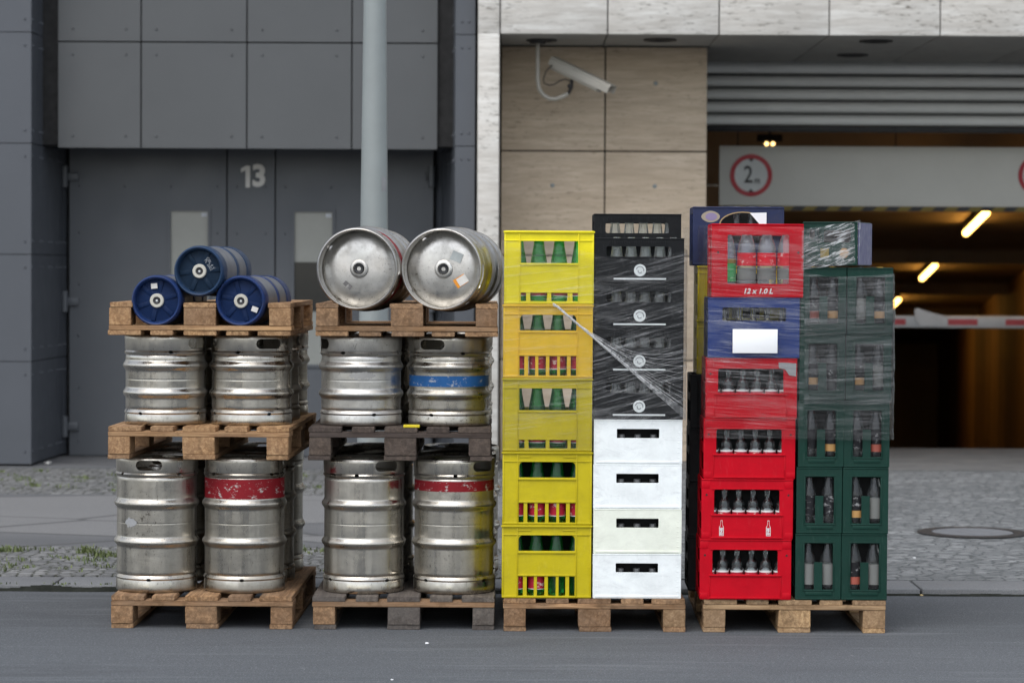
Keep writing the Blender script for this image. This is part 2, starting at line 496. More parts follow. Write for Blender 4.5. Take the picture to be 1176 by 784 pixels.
CABLE = m_simple('dark_cable', (0.03, 0.028, 0.026), 0.6)
PANE = Mat('door_glass')
PANE.set(Base_Color=PANE.vary((0.26, 0.27, 0.25), 0.10, 2), Roughness=0.12, Specular_IOR_Level=0.7)
PANE = PANE.m
STEELPAINT = m_simple('number_paint', (0.62, 0.60, 0.56), 0.5)
TUBE = m_emit('tube_light', (1.0, 0.52, 0.11), 5.0)
IRON = m_simple('cast_iron', (0.036, 0.034, 0.034), 0.55, 0.3, 0.25, 25, 0.4, 90)
MANHOLE_IN = m_simple('manhole_concrete', (0.14, 0.147, 0.157), 0.7, 0, 0.15, 9)

STEEL = m_steel('keg_steel')
STEEL_B = m_steel('keg_steel_bright', (0.64, 0.605, 0.54), 0.24, 0.3)
STEEL_M = m_steel('keg_steel_matt', (0.62, 0.60, 0.56), 0.36, 0.4)
VALVEDARK = m_simple('valve_rubber', (0.02, 0.02, 0.022), 0.4)
def m_paint(name, col, wear, under=(0.5, 0.49, 0.46)):
    m = Mat(name)
    w = m.ramp(m.noise(26, 6, 0.75, (1, 1, 1.6)), [(0.57, 0), (0.63, 1)])
    w2 = m.ramp(m.noise(10, 5, 0.7, (1, 1, 3)), [(0.58, 0), (0.72, 0.5)])
    c = m.mix(m.math('MULTIPLY', w2, wear), m.vary(col, 0.18, 8), tuple(x * 0.5 for x in col))
    c = m.mix(m.math('MULTIPLY', w, wear), c, under)
    m.set(Base_Color=c, Roughness=0.55, Specular_IOR_Level=0.2)
    return m.m
BAND_RED = m_paint('worn_red_band', (0.22, 0.010, 0.016), 0.9)
BAND_BLUE = m_paint('worn_blue_band', (0.02, 0.10, 0.28), 0.6)
STICKER = m_paint('sticker_remnant', (0.30, 0.305, 0.31), 1.0, (0.30, 0.29, 0.27))
PAPER = m_paint('paper_label', (0.62, 0.60, 0.56), 0.35, (0.35, 0.33, 0.30))
PAPERW = m_simple('white_paper', (0.80, 0.81, 0.82), 0.6, 0, 0.03, 5)
ORANGE = m_simple('orange_sticker', (0.75, 0.28, 0.02), 0.6)
INK = m_simple('grey_ink', (0.10, 0.10, 0.10), 0.7)
INKL = m_simple('light_ink', (0.48, 0.50, 0.52), 0.7)
KEGBLUE = m_plastic('keg_blue', (0.008, 0.027, 0.105), 0.35, 0.42)
KEGBLUE2 = m_plastic('keg_dark_blue', (0.012, 0.036, 0.085), 0.3, 0.45)
KEGDISC = m_plastic('keg_end_blue', (0.006, 0.019, 0.066), 0.2, 0.5, (0.01, 0.015, 0.03), 0.12)
KEGDISC2 = m_plastic('keg_end_dark_blue', (0.008, 0.020, 0.040), 0.2, 0.5, (0.01, 0.015, 0.025), 0.12)
KEGGREY = m_simple('keg_grey_jacket', (0.16, 0.17, 0.19), 0.45, 0.3, 0.15, 6)
CREAM = m_simple('cream_valve', (0.52, 0.50, 0.43), 0.4)

WOODS = {
    'fresh': ((0.60, 0.38, 0.19), (0.32, 0.175, 0.08), (0.28, 0.21, 0.15), 0.25),
    'brown': ((0.50, 0.30, 0.155), (0.24, 0.13, 0.06), (0.22, 0.17, 0.125), 0.4),
    'grey': ((0.215, 0.18, 0.145), (0.10, 0.08, 0.065), (0.125, 0.115, 0.105), 0.6),
    'dark': ((0.155, 0.115, 0.088), (0.07, 0.05, 0.038), (0.085, 0.07, 0.062), 0.5),
    'tan': ((0.62, 0.42, 0.22), (0.34, 0.205, 0.10), (0.28, 0.22, 0.16), 0.25),
}
WOODM = {k: {a: m_wood('%s_pallet_wood_%s' % (k, n), v[0], v[1], a, v[2], v[3]) for a, n in (('Y', 'long'), ('X', 'cross'), ('B', 'block'))} for k, v in WOODS.items()}

LEMON = m_plastic('lemon_crate_plastic', (0.74, 0.64, 0.008), 0.12, 0.40, (0.35, 0.28, 0.03))
ORANGEY = m_plastic('orange_yellow_crate_plastic', (0.80, 0.52, 0.02), 0.15, 0.40, (0.30, 0.2, 0.03))
YELLOW = m_plastic('yellow_crate_plastic', (0.52, 0.425, 0.003), 0.22, 0.40, (0.22, 0.16, 0.02))
RED = m_plastic('red_crate_plastic', (0.48, 0.002, 0.012), 0.14, 0.42, (0.24, 0.003, 0.008), 0.12)
GREENC = m_plastic('dark_green_crate_plastic', (0.007, 0.036, 0.026), 0.2, 0.42, (0.02, 0.03, 0.025), 0.18)
BLACKC = m_plastic('black_crate_plastic', (0.009, 0.010, 0.011), 0.2, 0.45, (0.03, 0.03, 0.03), 0.16)
NAVYC = m_plastic('navy_crate_plastic', (0.014, 0.022, 0.07), 0.2, 0.4)
BLUEC = m_plastic('blue_crate_plastic', (0.012, 0.035, 0.17), 0.15, 0.4)
WHITEC = m_plastic('white_crate_plastic', (0.84, 0.88, 0.87), 0.36, 0.42, (0.44, 0.46, 0.47))
IVORYC = m_plastic('yellowed_crate_plastic', (0.80, 0.83, 0.72), 0.22, 0.42, (0.45, 0.45, 0.38))
SHADE_BLACK = m_simple('crate_shade_black', (0.012, 0.012, 0.012), 0.6, spec=0.15)
PURPLE = m_plastic('purple_film_panel', (0.095, 0.095, 0.20), 0.15, 0.4)
GREENGLASS = m_glass('green_bottle_glass', (0.22, 0.74, 0.34), 0.07, 0.22, (0.02, 0.38, 0.08))
CLEARGLASS = m_glass('clear_bottle_glass', (0.95, 0.97, 0.97), 0.018, 0.27, (0.62, 0.63, 0.62))
FROST = m_glass('fluted_bottle_glass', (0.84, 0.88, 0.86), 0.13, 0.25, (0.55, 0.57, 0.55))
PETGLASS = m_glass('clear_plastic_bottle', (0.88, 0.90, 0.92), 0.22, 0.28, (0.66, 0.68, 0.70))
LAB_RED = m_paint('red_bottle_label', (0.42, 0.018, 0.04), 0.9, (0.70, 0.55, 0.50))
LAB_RED2 = m_paint('bright_red_label', (0.62, 0.02, 0.035), 0.7, (0.75, 0.6, 0.58))
LAB_WHITE = m_simple('white_bottle_label', (0.72, 0.72, 0.70), 0.5)
LAB_GREY = m_simple('grey_bottle_label', (0.165, 0.17, 0.16), 0.6, spec=0.2)
LAB_BLACK = m_paint('black_bottle_label', (0.014, 0.014, 0.016), 0.6, (0.45, 0.45, 0.45))
LAB_GREEN = m_paint('green_bottle_label', (0.05, 0.30, 0.09), 0.5, (0.6, 0.7, 0.5))
FRUIT_O = m_simple('orange_fruit_print', (0.40, 0.22, 0.07), 0.5)
FRUIT_R = m_simple('red_fruit_print', (0.30, 0.07, 0.045), 0.5)
GOLDCAP = m_simple('gold_cap', (0.50, 0.33, 0.06), 0.35, 0.6)
SILVERCAP = m_simple('silver_cap', (0.62, 0.62, 0.60), 0.35, 0.7)
DARKCAP = m_simple('dark_cap', (0.12, 0.12, 0.12), 0.4, 0.5)
MARKWHITE = m_simple('moulded_white_mark', (0.72, 0.76, 0.75), 0.5, 0, 0.15, 30)

# ---------------------------------------------------------------- ground
KY0, KY1 = 1.32, 1.68          # kerb
ZP = 0.035                     # footway level
bm = N()
box(bm, -150, 150, -160, KY0, -0.3, 0)
struct('road', bm, ASPHALT)
bm = N()
x = -14.0
while x < 14:
    L = rnd.uniform(0.9, 1.15)
    y0 = KY0 + rnd.uniform(-0.003, 0.003)
    box(bm, x, x + L - 0.008, y0, KY1, -0.25, ZP - 0.004 + rnd.uniform(-0.003, 0.003), 0.010)
    x += L
struct('kerb', bm, GRANITE)
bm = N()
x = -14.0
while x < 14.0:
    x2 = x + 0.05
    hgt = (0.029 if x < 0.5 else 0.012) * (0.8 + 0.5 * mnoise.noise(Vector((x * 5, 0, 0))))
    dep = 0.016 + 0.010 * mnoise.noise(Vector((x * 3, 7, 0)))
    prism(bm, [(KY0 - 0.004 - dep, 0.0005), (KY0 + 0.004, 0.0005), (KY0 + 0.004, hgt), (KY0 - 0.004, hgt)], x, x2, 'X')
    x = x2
struct('gutter_grime_shade', bm, m_simple('gutter_grime_shade', (0.022, 0.024, 0.020), 0.95, 0, 0.5, 14, 0.6, 60, spec=0.1), smooth=0)  # dark strip colours in the shade at the kerb face, plus gutter grime
bm = N()
box(bm, -150, 150, KY0 + 0.02, 11.52, -0.3, -0.012 + ZP)   # bedding under every paved strip
struct('ground', bm, JOINT)
def strip(name, x0, x1, y0, y1, m, dz=0.0):
    bm = N()
    box(bm, x0, x1, y0, y1, ZP - 0.010, ZP + dz)
    return struct(name, bm, m)
XB = 0.05
strip('kerbside_setts', -60, XB, KY1 + 0.004, 3.06, MOSAIC)
strip('footway', -60, XB, 3.07, 6.43, FOOTWAY)
strip('wallside_setts', -60, XB, 6.44, 8.72, MOSAIC)
strip('footing', -60, XB, 8.73, 10.3, FOOTWAY, 0.004)
strip('driveway', XB + 0.01, 30, KY1 + 0.004, 8.9, DRIVE)
strip('threshold', XB + 0.01, 30, 8.94, 11.5, m_simple('shaded_threshold', (0.115, 0.115, 0.112), 0.85, 0, 0.3, 2.5), 0.003)  # tone darkened to carry the shade under the overhang
strip('drain_channel', XB + 0.01, 30, 8.9, 8.94, JOINT, -0.002)

# weeds in the joints of the setts
def grass_object():
    bm = N()
    def tuft(x, y, n, h):
        for _ in range(n):
            a = rnd.uniform(0, 2 * PI)
            l = h * rnd.uniform(0.5, 1.2)
            w = rnd.uniform(0.002, 0.005)
            bx, by = x + rnd.gauss(0, 0.028), y + rnd.gauss(0, 0.028)
            dx, dy = math.cos(a), math.sin(a)
            lean = rnd.uniform(0.2, 1.0)
            p0 = (bx - dy * w, by + dx * w, ZP)
            p1 = (bx + dy * w, by - dx * w, ZP)
            p2 = (bx + dx * l * lean * 0.4 + dy * w * .8, by + dy * l * lean * 0.4 - dx * w * .8, ZP + l * 0.6)
            p3 = (bx + dx * l * lean * 0.4 - dy * w * .8, by + dy * l * lean * 0.4 + dx * w * .8, ZP + l * 0.6)
            p4 = (bx + dx * l * lean, by + dy * l * lean, ZP + l * (1.0 - 0.35 * lean))
            v = [bm.verts.new(p) for p in (p0, p1, p2, p3, p4)]
            bm.faces.new((v[0], v[1], v[2], v[3]))
            bm.faces.new((v[3], v[2], v[4]))
    for _ in range(90):
        tuft(rnd.uniform(-3.6, -0.6), rnd.uniform(1.8, 3.0), rnd.randint(5, 22), rnd.uniform(0.012, 0.035))
    for _ in range(9):
        tuft(rnd.uniform(-2.8, -1.9), rnd.uniform(1.85, 2.9), rnd.randint(25, 50), rnd.uniform(0.03, 0.055))
    for _ in range(70):
        tuft(rnd.uniform(-4.6, -0.6), rnd.uniform(6.6, 8.6), rnd.randint(5, 22), rnd.uniform(0.012, 0.04))
    for _ in range(60):
        tuft(rnd.uniform(-4.0, -0.6), KY0 - 0.012, rnd.randint(4, 10), rnd.uniform(0.010, 0.02))
    m = Mat('weed_green')
    m.set(Base_Color=m.ramp(m.noise(5, 3), [(0.35, (0.07, 0.10, 0.03)), (0.65, (0.14, 0.17, 0.055))]), Roughness=0.7)
    o = obj('grass', bm, m.m, smooth=0, normals=False)
    tag(o, 'thin green weeds growing in the joints of the stone setts', 'weeds', kind='stuff')
grass_object()

# manhole cover
mc = at(1117, 607.5, 4.05)
mh = thing('manhole_cover', 'round iron manhole cover with pale concrete centre in the cobbled driveway', 'manhole', (mc.x, 4.05, ZP))
bm = N()
lathe(bm, [(0.0, 0.004), (0.325, 0.004), (0.325, 0.009), (0.31, 0.011), (0.245, 0.011), (0.24, 0.004)], 56)
obj('iron_ring', bm, IRON, mh)
bm = N()
lathe(bm, [(0.0, 0.009), (0.236, 0.009), (0.238, 0.0045)], 48)
obj('centre_disc', bm, MANHOLE_IN, mh, loc=(0.0, 0, 0))

# litter
def litter(px, py, Y, s, m, label, z=0.0):
    p = at(px, py, Y)
    bm = N()
    bmesh.ops.create_icosphere(bm, subdivisions=2, radius=s)
    for v in bm.verts:
        v.co *= 1 + 0.35 * mnoise.noise(v.co * 60)
        v.co.z *= 0.5
    tag(obj('litter', bm, m, loc=(p.x, Y, z + s * 0.42)), label, 'litter')
def gy(py, z=0.0):   # depth of the ground seen at a row of the photo
    return (1.59 - z) * F / (py - 308) - 11.6
litter(490, 740, gy(741), 0.009, PAPERW, 'small white crumb of litter on the road before the grey pallet')
litter(450, 783, gy(783), 0.006, PAPERW, 'thin white scrap on the road at the bottom of the picture')
litter(1058, 684, gy(682.5), 0.009, m_simple('straw_litter', (0.55, 0.42, 0.2), 0.7), 'straw coloured scrap lying in the gutter right of the green crates')
litter(1050, 639, gy(639, ZP), 0.008, PAPERW, 'tiny pale scrap on the cobbles in front of the manhole', ZP)
litter(55, 536, gy(536.5, ZP) , 0.034, SILVERCAP, 'crumpled silver foil lying at the foot of the dark left pillar', ZP)

# ---------------------------------------------------------------- grey clad building (left)
gb = thing('clad_building', 'building clad in dark grey metal panels with recessed double doors', 'building', (-2.5, 10, ZP))
def gpart(name, bm, m, **k):
    """mesh in world coordinates, parented to the clad building"""
    o = obj(name, bm, m, gb, **k)
    o.matrix_parent_inverse = Matrix.Translation(gb.location).inverted()
    return o
TOPZ = 14.0
def screw(bm, p, n, r=0.014):
    p = Vector(p)
    n = Vector(n).normalized()
    bmesh.ops.create_cone(bm, cap_ends=True, segments=8, radius1=r, radius2=r * 0.6, depth=0.008,
                          matrix=Matrix.Translation(p + n * 0.004) @ n.to_track_quat('Z', 'Y').to_matrix().to_4x4())
def panel_quad(bm, a, b, z0, z1, gap=0.006, th=0.03, screws=True, step=0.5, edge=0.12):
    """cladding panel standing on ground line a-b, its face to the right-hand side of b->a, with screws along top and bottom"""
    a, b = Vector((*a, 0)), Vector((*b, 0))
    d = (b - a)
    L = d.length
    d.normalize()
    n = Vector((d.y, -d.x, 0))
    A, B = a + d * gap, b - d * gap
    zs0, zs1 = z0 + gap, z1 - gap
    vs = []
    for q in (0, -th):
        for p, z in ((A, zs0), (B, zs0), (B, zs1), (A, zs1)):
            vs.append(bm.verts.new((p.x + n.x * q, p.y + n.y * q, z)))
    for f in ((0, 1, 2, 3), (7, 6, 5, 4), (0, 4, 5, 1), (1, 5, 6, 2), (2, 6, 7, 3), (3, 7, 4, 0)):
        bm.faces.new([vs[i] for i in f])
    if screws:
        k = max(1, round((L - 2 * edge) / step))
        for i in range(k + 1):
            t = edge + (L - 2 * edge) * i / k if L > 2.5 * edge else L / 2
            for z in (z0 + 0.10, z1 - 0.10):
                screw(bm, a + d * t + Vector((0, 0, z)), n, 0.011)
            if L <= 2.5 * edge:
                break
YU, YD, YF = 9.25, 10.0, 8.85
# door height and panel rows
zd = at(290, 171.5, YU).z
xl, xr = at(66, 100, YU).x, at(503, 100, YU).x
zr1 = at(290, 49, YU).z
bm = N()
cols = [xl, at(162, 100, YU).x, at(283.5, 100, YU).x, at(404, 100, YU).x, xr]
rows = [zd, zr1, zr1 + (zr1 - zd), zr1 + 2 * (zr1 - zd), zr1 + 3 * (zr1 - zd)]
while rows[-1] < TOPZ - 1:
    rows.append(rows[-1] + (zr1 - zd))
for c0, c1 in zip(cols[:-1], cols[1:]):
    for r0, r1 in zip(rows[:-1], rows[1:]):
        panel_quad(bm, (c0, YU), (c1, YU), r0, r1, screws=r0 < 5)
gpart('upper_cladding', bm, DARKMETAL2, smooth=0)
bm = N()
box(bm, xl - 0.3, xr + 0.3, YU + 0.032, YU + 0.3, zd + 0.03, TOPZ)
box(bm, xl - 0.6, xr + 0.6, YD + 0.08, YD + 0.3, ZP, TOPZ)
box(bm, xl - 0.3, xr + 0.3, YU + 0.31, YD + 0.07, zd + 0.05, zd + 0.3)
gpart('backing_wall', bm, JOINT, smooth=0)
# rounded pillars: faceted return
def pillar(pts, zrows, name):
    bm = N()
    for a, b in zip(pts[:-1], pts[1:]):
        for z0, z1 in zip(zrows[:-1], zrows[1:]):
            panel_quad(bm, a, b, z0, z1, gap=0.003, screws=z0 < 5, step=0.4, edge=0.05)
    o = gpart(name, bm, PILLARMETAL, smooth=0)
    return o
zl = [ZP + 0.02, at(20, 415, YF).z, at(20, 292, YF).z, at(20, 164.5, YF).z, at(20, 37, YF).z]
while zl[-1] < TOPZ:
    zl.append(zl[-1] + 0.84)
pxl = at(36, 300, YF).x
pts = [(-12, YF), (-7.4, YF), (-5.6, YF), (pxl, YF)]
e = at(77, 300, YD + 0.06)
for k in range(1, 6):
    t = k / 5
    pts.append((pxl + (e.x - pxl) * (1 - math.cos(t * PI / 2)) * 0.6 + (e.x - pxl) * 0.4 * t, YF + (YD + 0.06 - YF) * math.sin(t * PI / 2)))
pillar(pts, zl, 'left_pillar')
zl2 = [ZP + 0.02, at(530, 292, YF).z, at(530, 168, YF).z, at(530, 40, YF).z]
while zl2[-1] < TOPZ:
    zl2.append(zl2[-1] + 0.84)
pxr = at(522, 300, YF).x
e2 = at(500, 300, YD + 0.06)
pts = []
for k in range(5, 0, -1):
    t = k / 5
    pts.append((pxr + (e2.x - pxr) * (1 - math.cos(t * PI / 2)) * 0.6 + (e2.x - pxr) * 0.4 * t, YF + (YD + 0.06 - YF) * math.sin(t * PI / 2)))
pts += [(pxr, YF), (at(545, 300, YF).x, YF)]
pillar(pts, zl2, 'right_pillar')
# plinth
bm = N()
box(bm, -12, pxl - 0.02, YF + 0.035, YD + 0.3, ZP, TOPZ)
box(bm, pxr + 0.02, at(545.5, 300, YF).x, YF + 0.035, YD + 0.3, ZP, TOPZ)
gpart('pillar_core', bm, JOINT, smooth=0)
# doors
def door_leaf(px0, px1, name, win=None, hinge_px=None, label=None):
    x0, x1 = at(px0, 300, YD).x, at(px1, 300, YD).x
    z1 = zd + 0.10
    bm = N()
    holes = []
    if win:
        wa, wb = at(win[0], win[3], YD), at(win[1], win[2], YD)
        holes = [rrect(wa.x, wa.z, wb.x, wb.z)]
    plate(bm, rrect(x0 + 0.006, ZP + 0.012, x1 - 0.006, z1), holes, 0.05, TR(0, YD + 0.025, 0))
    k = max(1, round((x1 - x0 - 0.16) / 0.42))
    for i in range(k + 1):
        xx = x0 + 0.08 + (x1 - x0 - 0.16) * i / k
        for z in (0.16, 0.60, 1.02, 1.44, 1.86, 2.24):
            inside = win and (wa.x - 0.03 < xx < wb.x + 0.03) and (wa.z - 0.03 < z < wb.z + 0.03)
            if not inside and (i in (0, k) or z in (0.16, 2.24) or win is None):
                screw(bm, (xx, YD, z), (0, -1, 0), 0.010)
    d = gpart(name, bm, DARKMETAL, smooth=30)
    if label:
        d['label'] = label
    if win:
        bm = N()
        plate(bm, rrect(wa.x - 0.012, wa.z - 0.012, wb.x + 0.012, wb.z + 0.012), [rrect(wa.x + 0.012, wa.z + 0.012, wb.x - 0.012, wb.z - 0.012)], 0.012, TR(0, YD - 0.0075, 0))
        obj('window_frame', bm, DARKMETAL, d, smooth=30)
        bm = N()
        box(bm, wa.x + 0.002, wb.x - 0.002, YD + 0.014, YD + 0.022, wa.z + 0.002, wb.z - 0.002)
        obj('pane', bm, PANE, d, smooth=0)
        if px0 > 300:  # dark panel standing in for a reflection in the lower pane
            bm = N()
            zc_ = at(350, 301, YD).z
            box(bm, wa.x + 0.004, wb.x - 0.004, YD + 0.0085, YD + 0.0125, zc_ - 0.40, zc_)
            obj('pane_reflection', bm, m_simple('pane_reflection_dark', (0.025, 0.026, 0.024), 0.1), d, smooth=0)
        bm = N()
        box(bm, wb.x - 0.065, wb.x - 0.02, YD + 0.010, YD + 0.0135, wb.z - 0.055, wb.z - 0.022)
        obj('sticker', bm, INKL, d, smooth=0)
    for py in (203, 346, 489):
        if hinge_px is None:
            break
        p = at(hinge_px, py, YD)
        s = 1 if hinge_px < 300 else -1
        bm = N()
        bmesh.ops.create_cone(bm, cap_ends=True, segments=12, radius1=0.028, radius2=0.028, depth=0.17, matrix=Matrix.Translation((p.x, YD - 0.035, p.z)))
        box(bm, p.x + s * 0.03 - 0.035, p.x + s * 0.03 + 0.045 * s + 0.035, YD - 0.03, YD - 0.002, p.z - 0.032, p.z + 0.032, 0.004)
        obj('hinge', bm, DARKMETAL, d, smooth=40)
    return d
door_leaf(79, 260.5, 'door', (194, 240.5, 241, 420), 75)
dp = door_leaf(260.5, 316, 'centre_panel')
door_leaf(316, 498, 'door', (336, 383.5, 242, 420), 496)
nbm = N()
prism(nbm, [(-0.045, -0.088), (-0.008, -0.088), (-0.008, 0.088), (-0.040, 0.088), (-0.082, 0.066), (-0.082, 0.036), (-0.045, 0.052)], -0.006, 0.006)
me = text_mesh('3', 0.240, 0.012, 0.009)
me.transform(TR(0.065, 0, 0))
nbm.from_mesh(me)
me = bpy.data.meshes.new('house_number')
nbm.to_mesh(me)
nbm.free()
p = at(288.5, 203, YD)
me.transform(TR(p.x, YD - 0.0075, p.z))
nb = obj('house_number', me, STEELPAINT, dp, smooth=0)
# narrow dark gap beside the travertine column and rear mass of the building
bm = N()
box(bm, at(545.5, 300, YF).x, at(548, 300, YF).x, YF + 0.12, YD + 0.3, ZP, TOPZ)
gpart('shadow_gap', bm, JOINT, smooth=0)

# ---------------------------------------------------------------- travertine building (right)
YA = 8.7                       # face of the column and fascia
YB = 9.75                      # recessed beige wall
YS = 11.3                      # shutter plane
sb = thing('travertine_building', 'travertine clad building with a wide garage entrance under its overhang', 'building', (4, 10, ZP))
def spart(name, bm, m, **k):
    o = obj(name, bm, m, sb, **k)
    o.matrix_parent_inverse = Matrix.Translation(sb.location).inverted()
    return o
zs = at(588, 39.5, YA).z       # soffit
cx0, cx1 = at(547.5, 200, YA).x, at(573.5, 200, YA).x
def slab(bm, x0, x1, y0, y1, z0, z1, g=0.005):
    box(bm, x0 + g, x1 - g, y0, y1, z0 + g, z1 - g, 0.003)
bm = N()
slab(bm, cx0, cx1, YA, YB + 0.3, ZP, zs + 0.01)
spart('column', bm, TRAV_W, smooth=30)
fx = [cx0, cx1] + [at(p, 20, YA).x for p in (698, 826, 952.5, 1080)]
step = fx[-1] - fx[-2]
while fx[-1] < 9:
    fx.append(fx[-1] + step)
bm = N()
z = zs
zz = [zs, zs + 0.62]
while zz[-1] < TOPZ:
    zz.append(zz[-1] + 0.62)
for a, b in zip(fx[:-1], fx[1:]):
    for z0, z1 in zip(zz[:-1], zz[1:]):
        slab(bm, a, b, YA, YA + 0.06, z0, z1)
spart('fascia', bm, TRAV_W, smooth=30)
bm = N()
box(bm, cx0 + 0.01, 9, YA + 0.07, YS + 0.2, zs + 0.05, TOPZ)
spart('upper_mass', bm, JOINT, smooth=0)
# soffit slabs
bm = N()
sx = [cx1 + 0.002] + fx[2:]
for a, b in zip(sx[:-1], sx[1:]):
    box(bm, a + 0.005, b - 0.005, YA + 0.065, YS + 0.2, zs + 0.004, zs + 0.045, 0.002)
spart('soffit', bm, SOFFIT, smooth=30)
for px, py, r in ((758, 46, 0.13), (1006, 47.5, 0.13), (979, 63.5, 0.13), (622, 46.5, 0.12)):
    d = CAMROT @ Vector(((px - 588) / F, -(py - 392) / F, -1))
    q = CAM + d * ((zs - CAM.z) / d.z)
    bm = N()
    lathe(bm, [(r * 0.7, -0.002), (r * 0.75, -0.010), (r, -0.008), (r, 0.006)], 28)
    dl = spart('downlight', bm, IRON)
    dl.location = (q.x, q.y, zs)
    bm = N()
    lathe(bm, [(0, 0.002), (r * 0.72, 0.002)], 28)
    obj('lens', bm, JOINT, dl)
# beige wall
bx1 = at(812, 200, YB).x
bjx = at(694.5, 200, YB).x
zj = at(694, 173.5, YB).z
rowh = zs - zj
bm = N()
zb = zs - 0.002
while zb > ZP:
    z0 = max(zb - rowh, ZP)
    if zb - z0 > 0.03:
        for a, b in ((cx1 + 0.004, bjx), (bjx, bx1)):
            slab(bm, a, b, YB, YB + 0.05, z0, zb, 0.006)
    zb = z0
spart('recessed_wall', bm, TRAV_B, smooth=30)
bm = N()
box(bm, cx1 + 0.02, bx1 - 0.01, YB + 0.055, YS + 0.6, ZP, zs - 0.01)
spart('wall_core', bm, JOINT, smooth=0)
bm = N()
for (px, py) in ((753, 96), (634.5, 213), (752, 214)):
    p = at(px, py, YB)
    screw(bm, (p.x, YB, p.z), (0, -1, 0), 0.019)
spart('wall_anchor', bm, POLE)
# roller shutter
z0 = at(1000, 146, YS).z
bm = N()
prof = []
n = 5
top = zs + 0.002
h = (top - z0) / n
pp = []
for k in range(n):
    za = z0 + k * h
    pp += [(0.0, za + 0.012), (-0.020, za + 0.022), (-0.030, za + h * 0.35), (-0.030, za + h * 0.6), (-0.018, za + h - 0.022), (0.022, za + h - 0.014), (0.024, za + h)]
xa, xb = bx1 + 0.004, 9.0
lo = [bm.verts.new((xa, YS + a, b)) for a, b in pp]
hi = [bm.verts.new((xb, YS + a, b)) for a, b in pp]
for i in range(len(pp) - 1):
    bm.faces.new((lo[i], hi[i], hi[i + 1], lo[i + 1]))
lo2 = [bm.verts.new((xa, YS + 0.04, b)) for a, b in pp[::len(pp) - 1]]
hi2 = [bm.verts.new((xb, YS + 0.04, b)) for a, b in pp[::len(pp) - 1]]
bm.faces.new((lo2[1], hi2[1], hi2[0], lo2[0]))
sh = spart('roller_shutter', bm, SHUTTER, smooth=20)
bm = N()
for k in range(1, n):  # dark strips standing in for the shadow lines between slats
    box(bm, xa, xb, YS - 0.0165, YS + 0.02, z0 + k * h - 0.007, z0 + k * h + 0.003)
obj('slat_shadow_line', bm, IRON, sh, smooth=0)
bm = N()
box(bm, xa, xb, YS - 0.03, YS + 0.05, z0 - 0.045, z0 + 0.006, 0.004)
obj('bottom_rail', bm, BLACKP, sh, smooth=30)

# ---------------------------------------------------------------- garage interior
GX0 = bx1 - 0.35
gs = 0.072                     # ramp gradient
ys = 11.55
def gline(xa, ya, dx=0.10):
    return lambda Y: xa + (Y - ya) * dx
rightx = lambda Y: 6.4 + (Y - 21.5) * 0.11
leftx = lambda Y: GX0 + (Y - ys) * 0.02
ceil = lambda Y: 2.10 - gs * (Y - 14.4) + 0.03
floorz = lambda Y: ZP - gs * (Y - ys)
Yc, Ye = 14.1, 42.4
def sheet4(pts, m, name):
    bm = N()
    bm.faces.new([bm.verts.new(p) for p in pts])
    return spart(name, bm, m, smooth=0, normals=False)
def solid(name, a, b, m, th):
    """sheet a (list of points) thickened by vector th"""
    bm = N()
    th = Vector(th)
    lo = [bm.verts.new(Vector(p)) for p in a]
    hi = [bm.verts.new(Vector(p) + th) for p in a]
    k = len(a)
    bm.faces.new(lo)
    bm.faces.new(list(reversed(hi)))
    for i in range(k):
        bm.faces.new((lo[i], hi[i], hi[(i + 1) % k], lo[(i + 1) % k]))
    return spart(name, bm, m, smooth=0)
solid('garage_ceiling', [(leftx(Yc) - 0.5, Yc, ceil(Yc)), (rightx(Yc) + 1, Yc, ceil(Yc)), (rightx(Ye) + 1, Ye, ceil(Ye)), (leftx(Ye) - 0.5, Ye, ceil(Ye))], None, GARAGE, (0, 0, 0.25))
bm = N()
box(bm, GX0 - 0.5, 9, YS + 0.21, Yc + 0.3, 3.02, 3.3)
spart('lobby_ceiling', bm, GARAGE, smooth=0)
bm = N()
box(bm, GX0 - 0.5, 9, Yc + 0.005, Yc + 0.29, ceil(Yc) + 0.26, 3.01)
spart('ceiling_step', bm, GARAGE, smooth=0)
solid('garage_side_wall', [(rightx(ys), ys, -0.5), (rightx(Ye), Ye, floorz(Ye) - 0.5), (rightx(Ye), Ye, 3.0), (rightx(ys), ys, 3.01)], None, GARAGEWALL, (0.3, 0, 0))
solid('garage_far_side_wall', [(leftx(ys), ys, -0.5), (leftx(Ye), Ye, floorz(Ye) - 0.5), (leftx(Ye), Ye, 3.0), (leftx(ys), ys, 3.01)], None, GARAGEWALL, (-0.3, 0, 0))
solid('garage_end_wall', [(-4, Ye, -6), (14, Ye, -6), (14, Ye, 3), (-4, Ye, 3)], None, m_simple('garage_end_render', (0.42, 0.27, 0.13), 0.8, 0, 0.25, 0.6), (0, 0.3, 0))
bm = N()
v = [bm.verts.new(p) for p in ((leftx(ys), ys, ZP + 0.002), (rightx(ys), ys, ZP + 0.002), (rightx(Ye), Ye, floorz(Ye)), (leftx(Ye), Ye, floorz(Ye)))]
bm.faces.new(v)
w = [bm.verts.new((q.co.x, q.co.y, q.co.z - 0.3)) for q in v]
bm.faces.new(list(reversed(w)))
for i in range(4):
    bm.faces.new((v[i], w[i], w[(i + 1) % 4], v[(i + 1) % 4]))
struct('ramp', bm, GARAGEFLOOR, smooth=0)
# ceiling beams
for yb in (18.6, 24.2, 30.0):
    bm = N()
    box(bm, leftx(yb), rightx(yb) + 0.3, yb, yb + 0.35, ceil(yb) - 0.16, ceil(yb) + 0.02)
    spart('ceiling_beam', bm, GARAGE, smooth=0)

